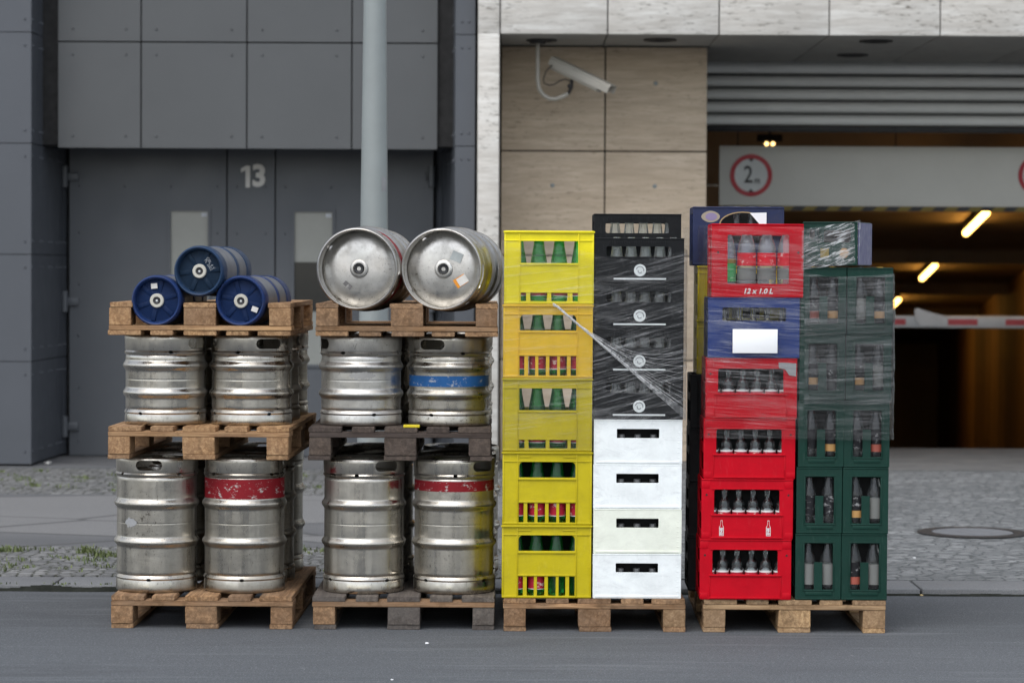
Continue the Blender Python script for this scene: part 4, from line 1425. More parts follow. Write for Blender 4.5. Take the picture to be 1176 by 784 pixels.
# blue kegs
def blue_keg(px, py, yaw, z, spin, mrim, mdisc, label, lab=None, text=False):
    L, r = 0.58, 0.112
    p = at(px, py, 0.0)
    k = thing('slim_keg', label, 'beer keg', (p.x + L * math.sin(yaw), L * math.cos(yaw) - 0.0, z), 0, 'slim blue kegs lying on the top pallet')
    k.rotation_euler = (Matrix.Rotation(-yaw, 4, 'Z') @ Matrix.Rotation(PI / 2, 4, 'X')).to_euler()
    bm = N()
    lathe(bm, [(0, 0.03), (0.10, 0.03), (r - 0.004, 0.05), (r - 0.004, 0.30), (r - 0.004, 0.52), (0.095, L - 0.06), (0.0, L - 0.06)], 48)
    obj('body', bm, KEGGREY, k)
    def rim(z0, z1):
        bm = N()
        s = 1 if z1 > z0 else -1
        lathe(bm, [(r - 0.006, z0), (r - 0.001, z0), (r, z0 + s * 0.01), (r, z1 - s * 0.02), (r - 0.002, z1 - s * 0.006), (r - 0.008, z1), (r - 0.013, z1 - s * 0.003), (r - 0.017, z1 - s * 0.014), (r - 0.018, z1 - s * 0.03), (r - 0.02, z1 - s * 0.04)], 56)
        return bm
    obj('top_rim', rim(L - 0.085, L), mrim, k)
    obj('bottom_rim', rim(0.10, 0.0), mrim, k)
    bm = N()
    lathe(bm, [(r - 0.006, 0.255), (r, 0.258), (r + 0.001, 0.275), (r, 0.292), (r - 0.006, 0.295)], 48)
    obj('hoop', bm, mrim, k)
    bm = N()
    zd_ = L - 0.026
    lathe(bm, [(0, zd_), (0.03, zd_), (0.045, zd_ - 0.004), (r - 0.022, zd_ - 0.008), (r - 0.015, zd_ - 0.002)], 48)
    for q in range(6):
        a = spin + q * PI / 3
        M = Matrix.Rotation(a, 4, 'Z')
        pass
        # rotate the newest verts
    bm.verts.ensure_lookup_table()
    obj('end_plate', bm, mdisc, k)
    # rotated ribs as a second pass
    bm = N()
    for q in range(6):
        a = spin + q * PI / 3
        nb_ = N()
        box(nb_, 0.036, r - 0.021, -0.010, 0.010, zd_ - 0.009, zd_ - 0.0012, 0.0025)
        nb_.transform(Matrix.Rotation(a, 4, 'Z'))
        tm = bpy.data.meshes.new('t')
        nb_.to_mesh(tm)
        nb_.free()
        bm.from_mesh(tm)
        bpy.data.meshes.remove(tm)
    obj('end_rib', bm, mdisc, k)
    bm = N()
    lathe(bm, [(0.031, zd_), (0.031, zd_ + 0.008), (0.028, zd_ + 0.011), (0.0175, zd_ + 0.011), (0.016, zd_ + 0.006)], 32)
    v = obj('valve', bm, CREAM, k)
    bm = N()
    lathe(bm, [(0.0165, zd_ + 0.006), (0.014, zd_ + 0.010), (0.006, zd_ + 0.009), (0.0055, zd_ + 0.006)], 24)
    obj('seal', bm, VALVEDARK, v)
    bm = N()
    lathe(bm, [(0.006, zd_ + 0.006), (0.004, zd_ + 0.0095), (0, zd_ + 0.0095)], 14)
    obj('valve_ball', bm, SIGNWHITE, v)
    if lab:
        u, w, ang = lab
        bm = N()
        box(bm, -0.014, 0.014, -0.0115, 0.0115, 0, 0.0012)
        o = obj('paper_label', bm, PAPER, k, loc=(u, w, zd_ + 0.0058))
        o.rotation_euler.z = ang
    if text:
        for i, s in enumerate(('OBL 4 V', 'PL 2002')):
            me = text_mesh(s, 0.017, 0.0006, -0.0003)
            me.transform(Matrix.Rotation(-PI / 2, 4, 'X'))
            o = obj('handwriting', me, INKL, k, smooth=0)
            o.location = (0.050 - 0.010 * i, 0.035 - 0.008 * i, zd_ + 0.0062)
            o.rotation_euler.z = R(-58)
    return k
zk = 1.432 - 0.10 + 0.108
blue_keg(179, 344, R(5), zk, 0.3, KEGBLUE, KEGDISC, 'bright blue lying keg with a square paper label at top, left end of three', (-0.012, 0.064, 0.1))
blue_keg(275.5, 343, R(7), zk, 0.8, KEGBLUE, KEGDISC, 'bright blue lying keg with a tilted label low on its right', (0.062, -0.036, -0.35))
blue_keg(227.8, 306, R(7), zk + 0.130, 0.1, KEGBLUE2, KEGDISC2, 'dark blue lying keg with handwriting on its end, on top of two others', None, True)
# small things on the pallets
p = at(473, 491, 0.06)
yc = thing('yellow_cap', 'small flat yellow plastic cap lying on the dark pallet between two kegs', 'cap', (p.x, 0.035, 0.888))
bm = N()
box(bm, -0.036, 0.036, -0.018, 0.018, 0, 0.012, 0.003)
obj('body', bm, m_simple('yellow_plastic', (0.75, 0.62, 0.02), 0.4), yc)
bm = N()
for q in range(9):
    box(bm, -0.034 + q * 0.0078, -0.030 + q * 0.0078, -0.020, -0.0175, 0.001, 0.011, 0.0005)
obj('grip_ridges', bm, m_simple('yellow_plastic_ridge', (0.70, 0.55, 0.02), 0.4), yc)
# ---------------------------------------------------------------- bottles
def bottle_proto(name, prof, mglass, labels=(), cap=None, seg=20):
    bm = N()
    lathe(bm, prof, seg)
    o = obj(name, bm, mglass, smooth=60)
    for nm, z0, z1, r, m in labels:
        bm = N()
        lathe(bm, [(r, z0), (r, z1)], seg)
        obj(nm, bm, m, o)
    if cap:
        r, z0, z1, m = cap
        bm = N()
        lathe(bm, [(r, z0), (r, z1 - 0.002), (r - 0.002, z1), (0, z1)], 14)
        obj('cap', bm, m, o)
    o.location = (0, 0, -50)
    return o
def fluted(prof, seg=24, amp=0.08):
    bm = N()
    rings = lathe(bm, prof, seg)
    for rg in rings:
        for k, v in enumerate(rg):
            f = 1 - amp * (k % 2)
            v.co.x *= f
            v.co.y *= f
    return bm
GP = [(0, 0.002), (0.03, 0.0), (0.0365, 0.006), (0.037, 0.02), (0.037, 0.165), (0.035, 0.185), (0.0275, 0.225), (0.0235, 0.25), (0.0215, 0.275), (0.0165, 0.289), (0.0135, 0.292)]
B_GREEN = bottle_proto('bottle', GP, GREENGLASS, [('label', 0.031, 0.108, 0.0374, LAB_RED), ('label_edge', 0.0275, 0.0305, 0.0374, LAB_WHITE)], (0.0150, 0.285, 0.304, SILVERCAP))
B_GREEN_PLAIN = bottle_proto('bottle', GP, GREENGLASS, [], (0.0150, 0.285, 0.304, SILVERCAP))
CP = [(0, 0.002), (0.025, 0.0), (0.0272, 0.006), (0.0275, 0.06), (0.0275, 0.116), (0.0240, 0.124), (0.0225, 0.131), (0.0228, 0.139), (0.0222, 0.147), (0.0190, 0.155), (0.0130, 0.162), (0.0108, 0.170), (0.0104, 0.180), (0.0105, 0.226), (0.0128, 0.229), (0.0128, 0.240)]
B_CLEAR = bottle_proto('bottle', CP, CLEARGLASS, [('label', 0.060, 0.1085, 0.0279, LAB_RED), ('label_edge', 0.109, 0.1165, 0.0279, LAB_WHITE)], None)
TP = [(0, 0.002), (0.034, 0.0), (0.041, 0.008), (0.042, 0.09), (0.0405, 0.1), (0.042, 0.11), (0.042, 0.185), (0.038, 0.215), (0.029, 0.245), (0.019, 0.268), (0.0145, 0.275), (0.0145, 0.29)]
B_TALL = bottle_proto('bottle', TP, PETGLASS, [('label', 0.130, 0.186, 0.0426, LAB_RED2), ('lower_sleeve', 0.07, 0.118, 0.0424, LAB_GREY)], (0.016, 0.28, 0.297, LAB_WHITE))
B_TALLG = bottle_proto('bottle', TP, PETGLASS, [('label', 0.060, 0.140, 0.0426, LAB_GREEN), ('label_top', 0.1405, 0.160, 0.0426, YELLOWP)], (0.016, 0.28, 0.297, LAB_WHITE))
JP = [(0, 0.002), (0.030, 0.0), (0.0345, 0.006), (0.035, 0.03), (0.035, 0.125), (0.033, 0.145), (0.022, 0.18), (0.0165, 0.21), (0.015, 0.235), (0.016, 0.24), (0.016, 0.25)]
B_JB = bottle_proto('bottle', JP, CLEARGLASS, [('label', 0.045, 0.128, 0.0354, LAB_BLACK)], (0.0165, 0.238, 0.258, DARKCAP))
B_JW = bottle_proto('bottle', JP, CLEARGLASS, [('label', 0.03, 0.120, 0.0354, LAB_GREY)], (0.0165, 0.238, 0.258, DARKCAP))
B_JO = bottle_proto('bottle', JP, CLEARGLASS, [('label', 0.065, 0.128, 0.0354, LAB_BLACK), ('fruit_print', 0.034, 0.0645, 0.0354, FRUIT_O)], (0.0165, 0.238, 0.258, GOLDCAP))
B_JR = bottle_proto('bottle', JP, CLEARGLASS, [('label', 0.065, 0.128, 0.0354, LAB_BLACK), ('fruit_print', 0.032, 0.0645, 0.0354, FRUIT_R)], (0.0165, 0.238, 0.258, GOLDCAP))
FP = [(0, 0.002), (0.024, 0.0), (0.028, 0.006), (0.0285, 0.10), (0.0235, 0.125), (0.0205, 0.15), (0.0175, 0.178), (0.015, 0.186), (0.015, 0.193)]
bmf = fluted(FP)
B_FLUTE = obj('bottle', bmf, FROST, smooth=20)
B_FLUTE.location = (0, 0, -50)
WP = [(0, 0.002), (0.024, 0.0), (0.028, 0.006), (0.0285, 0.06), (0.020, 0.085), (0.013, 0.102), (0.0125, 0.110)]
B_SMALL = bottle_proto('bottle', WP, CLEARGLASS, [], (0.0155, 0.106, 0.120, m_simple('dull_cap', (0.22, 0.22, 0.22), 0.4, 0.5)))
bottle_protos = [B_GREEN, B_GREEN_PLAIN, B_CLEAR, B_TALL, B_TALLG, B_JB, B_JW, B_JO, B_JR, B_FLUTE, B_SMALL]

ORD = ('first', 'second', 'third', 'fourth', 'fifth', 'sixth')
def put_bottle(proto, crate, x, y, z, label, group):
    b = copy_tree(proto)
    b.location = crate.matrix_basis @ Vector((x, y, z))
    b.rotation_euler.z = rnd.uniform(0, 6.28)
    tag(b, label, 'bottle', group)
    return b

# ---------------------------------------------------------------- crates
def make_crate(W, D, H, front, sideholes, m, extras=(), t=0.005, floor_z=0.008, name='crate', back=None, dividers=0, smooth=30, bev=0.0012):
    """crate with its front at y=0; front = list of hole outlines in (x, z); extras = raised boxes (x0,x1,z0,z1,proud)"""
    bm = N()
    o = rrect(-W / 2 + 0.002, 0.001, W / 2 - 0.002, H - 0.0015, 0.004, 2)
    plate(bm, o, front, t, TR(0, t / 2, 0), bev)
    plate(bm, o, back if back is not None else front, t, TR(0, D - t / 2, 0), bev)
    so = rrect(-D / 2 + t + 0.0003, 0.001, D / 2 - t - 0.0003, H - 0.0015)
    for s in (-1, 1):
        plate(bm, so, sideholes, t, TR(s * (W / 2 - t / 2 - 0.0025), D / 2, 0) @ Matrix.Rotation(PI / 2, 4, 'Z'), bev)
    box(bm, -W / 2 + t + 0.003, W / 2 - t - 0.003, t + 0.001, D - t - 0.001, floor_z - 0.004, floor_z)
    for x0, x1, z0, z1, pr in extras:
        box(bm, x0, x1, -pr, 0.0006, z0, z1, min(0.0014, (z1 - z0) * 0.3, (x1 - x0) * 0.3))
    for k in range(dividers):
        xd = -W / 2 + W * (k + 1) / (dividers + 1)
        box(bm, xd - 0.001, xd + 0.001, t + 0.002, D - t - 0.002, floor_z, H * 0.42)
    return bm

def place_crate(me_or_obj, x, y, z, label, group, rz=0.0, m=None):
    c = copy_tree(me_or_obj)
    c.location = (x, y, z)
    c.rotation_euler = (0, 0, rz)
    tag(c, label, 'drinks crate', group)
    return c

def divider(W, y, z0, z1, n=0, D=0.29):  # black sheet added inside a crate to stand in for its inner shade
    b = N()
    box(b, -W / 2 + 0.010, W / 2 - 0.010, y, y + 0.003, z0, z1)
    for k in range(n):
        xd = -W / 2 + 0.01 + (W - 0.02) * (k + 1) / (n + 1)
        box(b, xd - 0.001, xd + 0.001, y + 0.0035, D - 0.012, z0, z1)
    return ('inner_shade_sheet', b, SHADE_BLACK)
def crate_thing(bm, m, parts=()):
    root = bpy.data.objects.new('drinks_crate', None)
    root.empty_display_size = 0.1
    C.objects.link(root)
    root.location = (0, 0, -50)
    obj('crate_body', bm, m, root, smooth=30)
    for nm, pbm, pm in parts:
        obj(nm, pbm, pm, root, smooth=30)
    return root

# --- yellow crates
YW, YH, YDp = 0.394, 0.322, 0.295
def ux(u):            # photo-crop units of the yellow crate -> metres
    return (u - 385) * 0.000582
def uz(v, top):
    return YH - (v - top) * 0.000588
def yellow_bm(kind, m):
    holes = []
    if kind == 'B':
        holes.append(rrect(ux(172), uz(312, 115), ux(600), uz(190, 115), (0.004, 0.004, 0.022, 0.022)))
        xs = [(170, 210), (235, 292), (312, 372), (395, 457), (475, 530), (555, 600)]
        holes += [rrect(ux(a), uz(650, 115), ux(b), uz(499, 115), 0.002, 2) for a, b in xs]
        ledges = [(ux(168), ux(602), uz(328, 115), uz(314, 115), 0.006), (ux(168), ux(602), uz(497, 115), uz(486, 115), 0.004),
                  (ux(172), ux(265), uz(160, 115), uz(152, 115), 0.004), (ux(505), ux(600), uz(160, 115), uz(152, 115), 0.004)]
    else:
        t0 = 55
        holes.append(rrect(ux(172), uz(298, t0), ux(606), uz(126, t0), 0.003))
        xs = [(172, 216), (243, 376), (401, 540), (561, 606)]
        holes += [rrect(ux(a), uz(582, t0), ux(b), uz(516, t0), 0.002, 2) for a, b in xs]
        ledges = [(ux(168), ux(610), uz(312, t0), uz(300, t0), 0.006), (ux(168), ux(610), uz(515, t0), uz(508, t0), 0.003)]
    ex = [(-YW / 2 - 0.003, YW / 2 + 0.003, YH - 0.010, YH - 0.002, 0.009)] + ledges
    ex += [(ux(160), ux(167), 0.004, YH - 0.012, 0.006), (ux(603), ux(610), 0.004, YH - 0.012, 0.006)]
    ex += [(-YW / 2 + 0.001, -YW / 2 + 0.009, 0.004, YH - 0.012, 0.003), (YW / 2 - 0.009, YW / 2 - 0.001, 0.004, YH - 0.012, 0.003)]
    ex += [(-YW / 2 + 0.001, YW / 2 - 0.001, 0.003, 0.011, 0.004), (-YW / 2 + 0.002, YW / 2 - 0.002, YH - 0.046, YH - 0.041, 0.004)]
    sh = [rrect(-0.10, YH - 0.115, 0.10, YH - 0.045, 0.01), rrect(-0.11, 0.02, 0.11, 0.09, 0.004)]
    return make_crate(YW, YDp, YH, holes, sh, None, ex)
P_YA = crate_thing(yellow_bm('A', None), LEMON)
P_YA2 = crate_thing(yellow_bm('A', None), YELLOW)
P_YB = crate_thing(yellow_bm('B', None), YELLOW, [divider(YW, 0.19, 0.010, YH - 0.02)])  # divider() adds the black inner shade sheet
P_YO = crate_thing(yellow_bm('B', None), ORANGEY)
xY = fx_(629)
ylab = ['bottom yellow crate with red labelled bottles, standing on the pallet',
        'yellow crate second from the bottom, with a dark rounded handle opening',
        'yellow crate in the middle of its column, hidden by film at its top edge',
        'orange yellow crate below the topmost lemon crate, under stretch film',
        'lemon yellow crate on top of its column, green bottle necks showing']
ypos = ['bottom yellow crate', 'second yellow crate from below', 'middle yellow crate', 'orange yellow crate', 'topmost lemon crate']
for i, (pr, dx) in enumerate(((P_YB, 0.0), (P_YB, 0.001), (P_YA2, 0.0), (P_YO, 0.001), (P_YA, 0.004))):
    c = place_crate(pr, xY + dx, -0.015, PZ + 0.001 + i * YH, ylab[i], 'yellow drinks crates in one column', R(rnd.uniform(-0.3, 0.3)))
    bpy.context.view_layer.update()
    for k, bx in enumerate((-0.134, -0.044, 0.045, 0.134)):
        plain = (i, k) in ((0, 2), (0, 3))
        put_bottle(B_GREEN_PLAIN if plain else B_GREEN, c, bx, 0.006 + 0.043, 0.009,
                   'green glass bottle%s, %s from left in the %s' % (' without label' if plain else '', ORD[k], ypos[i]), 'green bottles in the yellow crates')
    if i < 4:
        for k, bx in enumerate((-0.134, -0.044, 0.045, 0.134)):
            put_bottle(B_GREEN_PLAIN, c, bx, 0.006 + 0.145, 0.009, 'green bottle, second row, %s from left, in the %s' % (ORD[k], ypos[i]), 'green bottles in the yellow crates')

# --- black crates and white crates
BH = 0.1985
def black_bm(kind):
    W = 0.394
    hole = [rrect(-0.145, BH - 0.083, 0.142, BH - 0.036, 0.010)]
    ex = [(-W / 2, W / 2, BH - 0.006, BH - 0.001, 0.003), (-W / 2 + 0.001, W / 2 - 0.001, 0.002, 0.010, 0.002)]
    x = -0.13
    while x < 0.13:
        ex.append((x, x + 0.003, BH - 0.030, BH - 0.012, 0.002))
        x += 0.0105
    sh = [rrect(-0.08, BH - 0.075, 0.08, BH - 0.03, 0.01), rrect(-0.12, 0.02, -0.01, 0.10, 0.006), rrect(0.01, 0.02, 0.12, 0.10, 0.006)]
    return make_crate(W, 0.298, BH, hole, sh, None, ex)
def emblem_parts():
    b1 = N()
    zc = BH - 0.141
    plate(b1, ring_pts(0.003, zc, 0.0265, 40), [], 0.0012, TR(0, -0.0007, 0))
    b3 = N()
    arc_o = [(0.003 + 0.0185 * math.cos(R(a)), zc + 0.0185 * math.sin(R(a))) for a in range(-20, 171, 10)]
    arc_i = [(0.003 + 0.0145 * math.cos(R(a)), zc + 0.0145 * math.sin(R(a))) for a in range(165, -16, -10)]
    prism(b3, arc_o + arc_i, -0.0022, -0.00145)
    arc_o = [(0.003 + 0.0105 * math.cos(R(a)), zc - 0.003 + 0.0105 * math.sin(R(a))) for a in range(150, 341, 10)]
    arc_i = [(0.003 + 0.0065 * math.cos(R(a)), zc - 0.003 + 0.0065 * math.sin(R(a))) for a in range(335, 149, -10)]
    prism(b3, arc_o + arc_i, -0.0022, -0.00145)
    b2 = N()
    box(b2, -0.112, 0.117, -0.0018, -0.0002, BH - 0.182, BH - 0.175)
    return [('emblem', b1, MARKWHITE), ('emblem_swirl', b3, m_simple('swirl_grey', (0.26, 0.28, 0.28), 0.5)), ('white_line', b2, MARKWHITE)]
P_BK = crate_thing(black_bm('f'), BLACKC, emblem_parts())
P_BK0 = crate_thing(black_bm('f'), BLACKC)
WH = 0.1965
def white_bm():
    W = 0.390
    hole = [rrect(-0.094, WH - 0.083, 0.094, WH - 0.041, 0.004, 2)]
    ex = [(-W / 2 + 0.012, W / 2 - 0.012, 0.004, 0.014, 0.0025), (-W / 2, W / 2, WH - 0.005, WH - 0.0015, 0.0015)]
    for s in (-1, 1):
        for q in range(6):
            ex.append((s * 0.178 - 0.006, s * 0.178 + 0.006, 0.03 + q * 0.022, 0.033 + q * 0.022, 0.0012))
    sh = [rrect(-0.07, WH - 0.075, 0.07, WH - 0.035, 0.006)]
    return make_crate(W, 0.298, WH, hole, sh, None, ex, t=0.006)
P_WH = crate_thing(white_bm(), WHITEC, [divider(0.390, 0.078, 0.010, WH - 0.012)])  # divider() adds the black inner shade sheet
P_WI = crate_thing(white_bm(), IVORYC, [divider(0.390, 0.078, 0.010, WH - 0.012)])  # divider() adds the black inner shade sheet
xB = fx_(733.3)
wz = PZ + 0.001
wlab = ['white crate on the pallet at the bottom of its column', 'slightly yellowed white crate, second from the bottom', 'scuffed white crate, second from the top of the white ones', 'white crate with smudges directly below the black crates']
for i in range(4):
    c = place_crate(P_WI if i == 1 else P_WH, xB + rnd.uniform(-0.001, 0.001), -0.012, wz + i * WH, wlab[i], 'white drinks crates under the black crates')
    bpy.context.view_layer.update()
    for k, bx in enumerate((-0.072, 0, 0.070)):
        put_bottle(B_SMALL, c, bx, 0.045, 0.009, 'small capped bottle, %s from the left in the %s' % (ORD[k], ('bottom white crate', 'yellowed white crate', 'scuffed white crate', 'uppermost white crate')[i]), 'capped bottles in the white crates')
bz0 = wz + 4 * WH
blab = ['lowest of the black crates, resting on the white crates', 'black crate second from below, behind the gathered film strand', 'black crate third from below, wrapped in film', 'uppermost front black crate with its handle opening clear of film']
for i in range(4):
    c = place_crate(P_BK, xB + 0.001, -0.012, bz0 + i * BH, blab[i], 'black drinks crates with round white emblem')
    bpy.context.view_layer.update()
    for k, bx in enumerate((-0.0985, -0.035, 0.028, 0.0915, 0.150)):
        put_bottle(B_FLUTE, c, bx, 0.043, 0.009, 'pale fluted bottle, %s from the left in the %s black crate' % (ORD[k], ('lowest', 'second', 'third', 'uppermost front')[i]), 'fluted bottles in the black crates')
    if i == 3:
        for k, bx in enumerate((-0.0985, -0.035, 0.028, 0.0915)):
            put_bottle(B_FLUTE, c, bx + 0.006, 0.125, 0.009, 'pale fluted bottle, second row, %s from left, uppermost front black crate' % ORD[k], 'fluted bottles in the black crates')
# row behind: a taller column whose top crate looks over the front one
hb = (at(733, 245.5, 0.31).z - PZ - 0.001) / 8
for i in range(8):
    c = place_crate(P_BK0, fx_(731.5, 0.31), 0.31, PZ + 0.001 + i * hb, ('black crate behind the front column, %s from the bottom' % ('first second third fourth fifth sixth seventh eighth'.split()[i])) if i < 7 else 'black crate in the row behind, rising above all other black crates', 'black crates in the second row')
    c.scale.z = hb / BH
    if i == 7:
        bpy.context.view_layer.update()
        for k, bx in enumerate((-0.100, -0.036, 0.027, 0.090, 0.145)):
            put_bottle(B_FLUTE, c, bx, 0.043, 0.009, 'pale fluted bottle, %s from the left in the crate rising behind' % ORD[k], 'fluted bottles in the black crates')
for i in range(4):
    place_crate(P_YB, xY + 0.004, 0.31, PZ + 0.001 + i * YH, 'yellow crate in the row behind, %s from the bottom' % ORD[i], 'yellow crates in the second row') if i < 2 else None

# --- red column
RH = 0.2645
RW = 0.402
def red_bm(logo=False):
    hole = [rrect(-0.146, RH - 0.155, 0.142, RH - 0.046, (0.002, 0.002, 0.010, 0.010))]
    ex = [(-RW / 2, RW / 2, RH - 0.006, RH - 0.001, 0.004), (-0.155, 0.155, RH - 0.046, RH - 0.042, 0.004),
          (-0.160, 0.157, RH - 0.162, RH - 0.1555, 0.006), (-0.158, 0.155, 0.004, 0.011, 0.007),
          (-0.159, -0.155, 0.012, RH - 0.163, 0.003), (0.152, 0.156, 0.012, RH - 0.163, 0.003),
          (-RW / 2 + 0.002, -0.164, 0.004, 0.030, 0.0014), (0.162, RW / 2 - 0.002, 0.004, 0.030, 0.0014),
          (-RW / 2 + 0.002, -0.164, RH - 0.042, RH - 0.007, 0.0014), (0.162, RW / 2 - 0.002, RH - 0.042, RH - 0.007, 0.0014)]
    sh = [rrect(-0.10, RH - 0.111, 0.10, RH - 0.05, 0.01), rrect(-0.11, 0.03, 0.11, 0.11, 0.006)]
    return make_crate(RW, 0.298, RH, hole, sh, None, ex)
def dots():
    b = N()
    for x in (-0.178, 0.180):
        bmesh.ops.create_cone(b, cap_ends=True, segments=12, radius1=0.0045, radius2=0.0045, depth=0.001, matrix=TR(x, -0.0006, RH - 0.07) @ Matrix.Rotation(PI / 2, 4, 'X'))
    return ('vent_hole', b, BLACKP)
def bottle_logo(cx, cz):
    b = N()
    def outl(s, d):
        w, n_ = 0.0098 - d, 0.0042 - d * 0.5
        h0, h1, h2, h3 = -0.034 + d, 0.004, 0.016, 0.034 - d
        return [(cx - w, cz + h0), (cx + w, cz + h0), (cx + w, cz + h1), (cx + n_, cz + h2), (cx + n_, cz + h3), (cx - n_, cz + h3), (cx - n_, cz + h2), (cx - w, cz + h1)]
    plate(b, outl(1, 0), [outl(1, 0.0022)], 0.001, TR(0, -0.0007, 0))
    me = text_mesh('ENIE', 0.0155, 0.001, 0.0006)
    me.transform(TR(cx, -0.0007, cz - 0.014) @ Matrix.Rotation(-PI / 2, 4, 'Y'))
    b.from_mesh(me)
    return b
P_RD = crate_thing(red_bm(), RED, [dots(), divider(RW, 0.142, 0.010, RH - 0.02)])  # divider() adds the black inner shade sheet
blg = N()
for cx_ in (-0.112, 0.093):
    b = bottle_logo(cx_, 0.049)
    tm = bpy.data.meshes.new('t')
    b.to_mesh(tm)
    b.free()
    blg.from_mesh(tm)
P_RDL = crate_thing(red_bm(), RED, [dots(), divider(RW, 0.142, 0.010, RH - 0.02), ('bottle_mark', blg, MARKWHITE)])  # divider() adds the black inner shade sheet
xR = [fx_(857.5), fx_(859), fx_(861), fx_(862.5), fx_(864.8), fx_(868.5)]
rlab = ['bottom red crate standing on the light tan pallet', 'red crate with two small white bottle marks', 'red crate crossed by the lower film edge', 'topmost of the low red crates, with a torn paper sticker']
rz = PZ + 0.001
rname = ['bottom red crate', 'red crate with bottle marks', 'red crate at the film edge', 'red crate with torn sticker']
for i in range(4):
    c = place_crate((P_RD, P_RDL, P_RD, P_RD)[i], xR[i], -0.03, rz, rlab[i], 'red drinks crates in one column', R(-0.8))
    bpy.context.view_layer.update()
    for k in range(6):
        bx = -0.1575 + 0.063 * k - 0.004
        put_bottle(B_CLEAR, c, bx, 0.040, 0.009, 'clear bottle with red label, %s from left in the %s' % (ORD[k], rname[i]), 'clear bottles in the red crates')
        put_bottle(B_CLEAR, c, bx + 0.008, 0.104, 0.009, 'clear bottle, second row, %s from left in the %s' % (ORD[k], rname[i]), 'clear bottles in the red crates')
    if i == 3:
        bm = N()
        prism(bm, [(0.118, RH - 0.018), (0.196, RH - 0.022), (0.194, RH - 0.078), (0.165, RH - 0.074), (0.148, RH - 0.048), (0.120, RH - 0.042)], -0.0062, -0.0052)
        obj('torn_sticker', bm, STICKER, c, smooth=0)
    rz += RH
# blue crate
def blue_bm():
    hole = [rrect(-0.138, RH - 0.105, 0.142, RH - 0.043, 0.008)]
    ex = [(-RW / 2, RW / 2, RH - 0.006, RH - 0.001, 0.004), (-RW / 2 + 0.001, RW / 2 - 0.001, 0.003, 0.012, 0.004)]
    return make_crate(RW, 0.298, RH, hole, [rrect(-0.10, RH - 0.111, 0.10, RH - 0.05, 0.01)], None, ex)
BLU_Z = rz
P_BLU = crate_thing(blue_bm(), BLUEC)
c = place_crate(P_BLU, xR[4], -0.032, rz, 'blue crate behind the blank white label, between red crates', 'wrapped crates above the low red ones', R(-0.8))
bpy.context.view_layer.update()
for k in range(5):
    put_bottle(B_CLEAR, c, -0.125 + 0.0625 * k, 0.042, 0.009, 'empty clear bottle, %s from the left in the blue crate' % ORD[k], 'bottles in the blue crate')
rz += RH
# tall red crate
TH = 0.322
hole = [rrect(-0.132, 0.058, 0.139, TH - 0.047, 0.008)]
ex = [(-RW / 2, RW / 2, TH - 0.006, TH - 0.001, 0.004), (-RW / 2 + 0.001, RW / 2 - 0.001, 0.003, 0.010, 0.004)]
tb = make_crate(RW, 0.298, TH, hole, [rrect(-0.10, 0.06, 0.10, TH - 0.05, 0.01)], None, ex)
wr = N()
me = text_mesh('12 x 1.0 L', 0.032, 0.001, 0.0008, 0.25)
me.transform(TR(0.002, -0.0008, 0.027))
wr.from_mesh(me)
b = N()
for x in (-0.172, 0.178):
    bmesh.ops.create_cone(b, cap_ends=True, segments=12, radius1=0.005, radius2=0.005, depth=0.001, matrix=TR(x, -0.0006, TH - 0.125) @ Matrix.Rotation(PI / 2, 4, 'X'))
P_TR = crate_thing(tb, RED, [('lettering', wr, MARKWHITE), ('vent_hole', b, BLACKP)])
c = place_crate(P_TR, xR[5], -0.034, rz, 'tall red crate marked 12 x 1.0 L under clear film', 'wrapped crates above the low red ones', R(-0.8))
bpy.context.view_layer.update()
for k, bx in enumerate((-0.132, -0.044, 0.044, 0.132)):
    put_bottle(B_TALLG if k == 0 else B_TALL, c, bx, 0.050, 0.009, ('clear one litre bottle with green and yellow label in the tall red crate' if k == 0 else 'clear one litre bottle with red label, %s from the left in the tall red crate' % ORD[k]), 'one litre bottles in the tall red crate')
RTOP = rz + TH

# --- green crates
GH, GW = 0.2912, 0.2015
def green_bm():
    hx0, hx1, hz0, hz1 = -0.0605, 0.0655, 0.044, GH - 0.042
    r = 0.008
    dz = 0.120
    # window with a centre post in its lower part
    hole = rrect(hx0, hz0, -0.0165, hz0 + dz, (r, 0.002, 0.0, 0.0), 3)
    poly = [p for p in rrect(hx0, hz0, hx1, hz1, r, 3)]
    post0, post1 = -0.0165, 0.0175
    # go round: start bottom-left corner, break the bottom edge by the post
    bottom = [p for p in poly if p[1] < hz0 + r + 1e-6]
    bl_ = [p for p in bottom if p[0] < 0]
    br_ = [p for p in bottom if p[0] > 0]
    up = [p for p in poly if p[1] >= hz0 + r + 1e-6]
    full = bl_ + [(post0, hz0), (post0, hz0 + dz), (post1, hz0 + dz), (post1, hz0)] + br_ + up
    ex = [(-GW / 2 + 0.001, GW / 2 - 0.001, GH - 0.007, GH - 0.0015, 0.003), (-0.055, 0.06, 0.020, 0.036, 0.003),
          (hx0 - 0.006, hx1 + 0.006, hz0 - 0.006, hz0 - 0.001, 0.0035), (hx0 - 0.006, hx0 - 0.001, hz0, hz1, 0.003), (hx1 + 0.001, hx1 + 0.006, hz0, hz1, 0.003), (hx0 - 0.006, hx1 + 0.006, hz1 + 0.001, hz1 + 0.006, 0.003),
          (-GW / 2 + 0.001, GW / 2 - 0.001, 0.002, 0.008, 0.003)]
    return make_crate(GW, 0.298, GH, [full], [rrect(-0.10, 0.05, -0.01, GH - 0.05, 0.01), rrect(0.01, 0.05, 0.10, GH - 0.05, 0.01)], None, ex)
P_GR = crate_thing(green_bm(), GREENC, [divider(GW, 0.092, 0.010, GH - 0.02)])  # divider() adds the black inner shade sheet
colname = ('left', 'right')
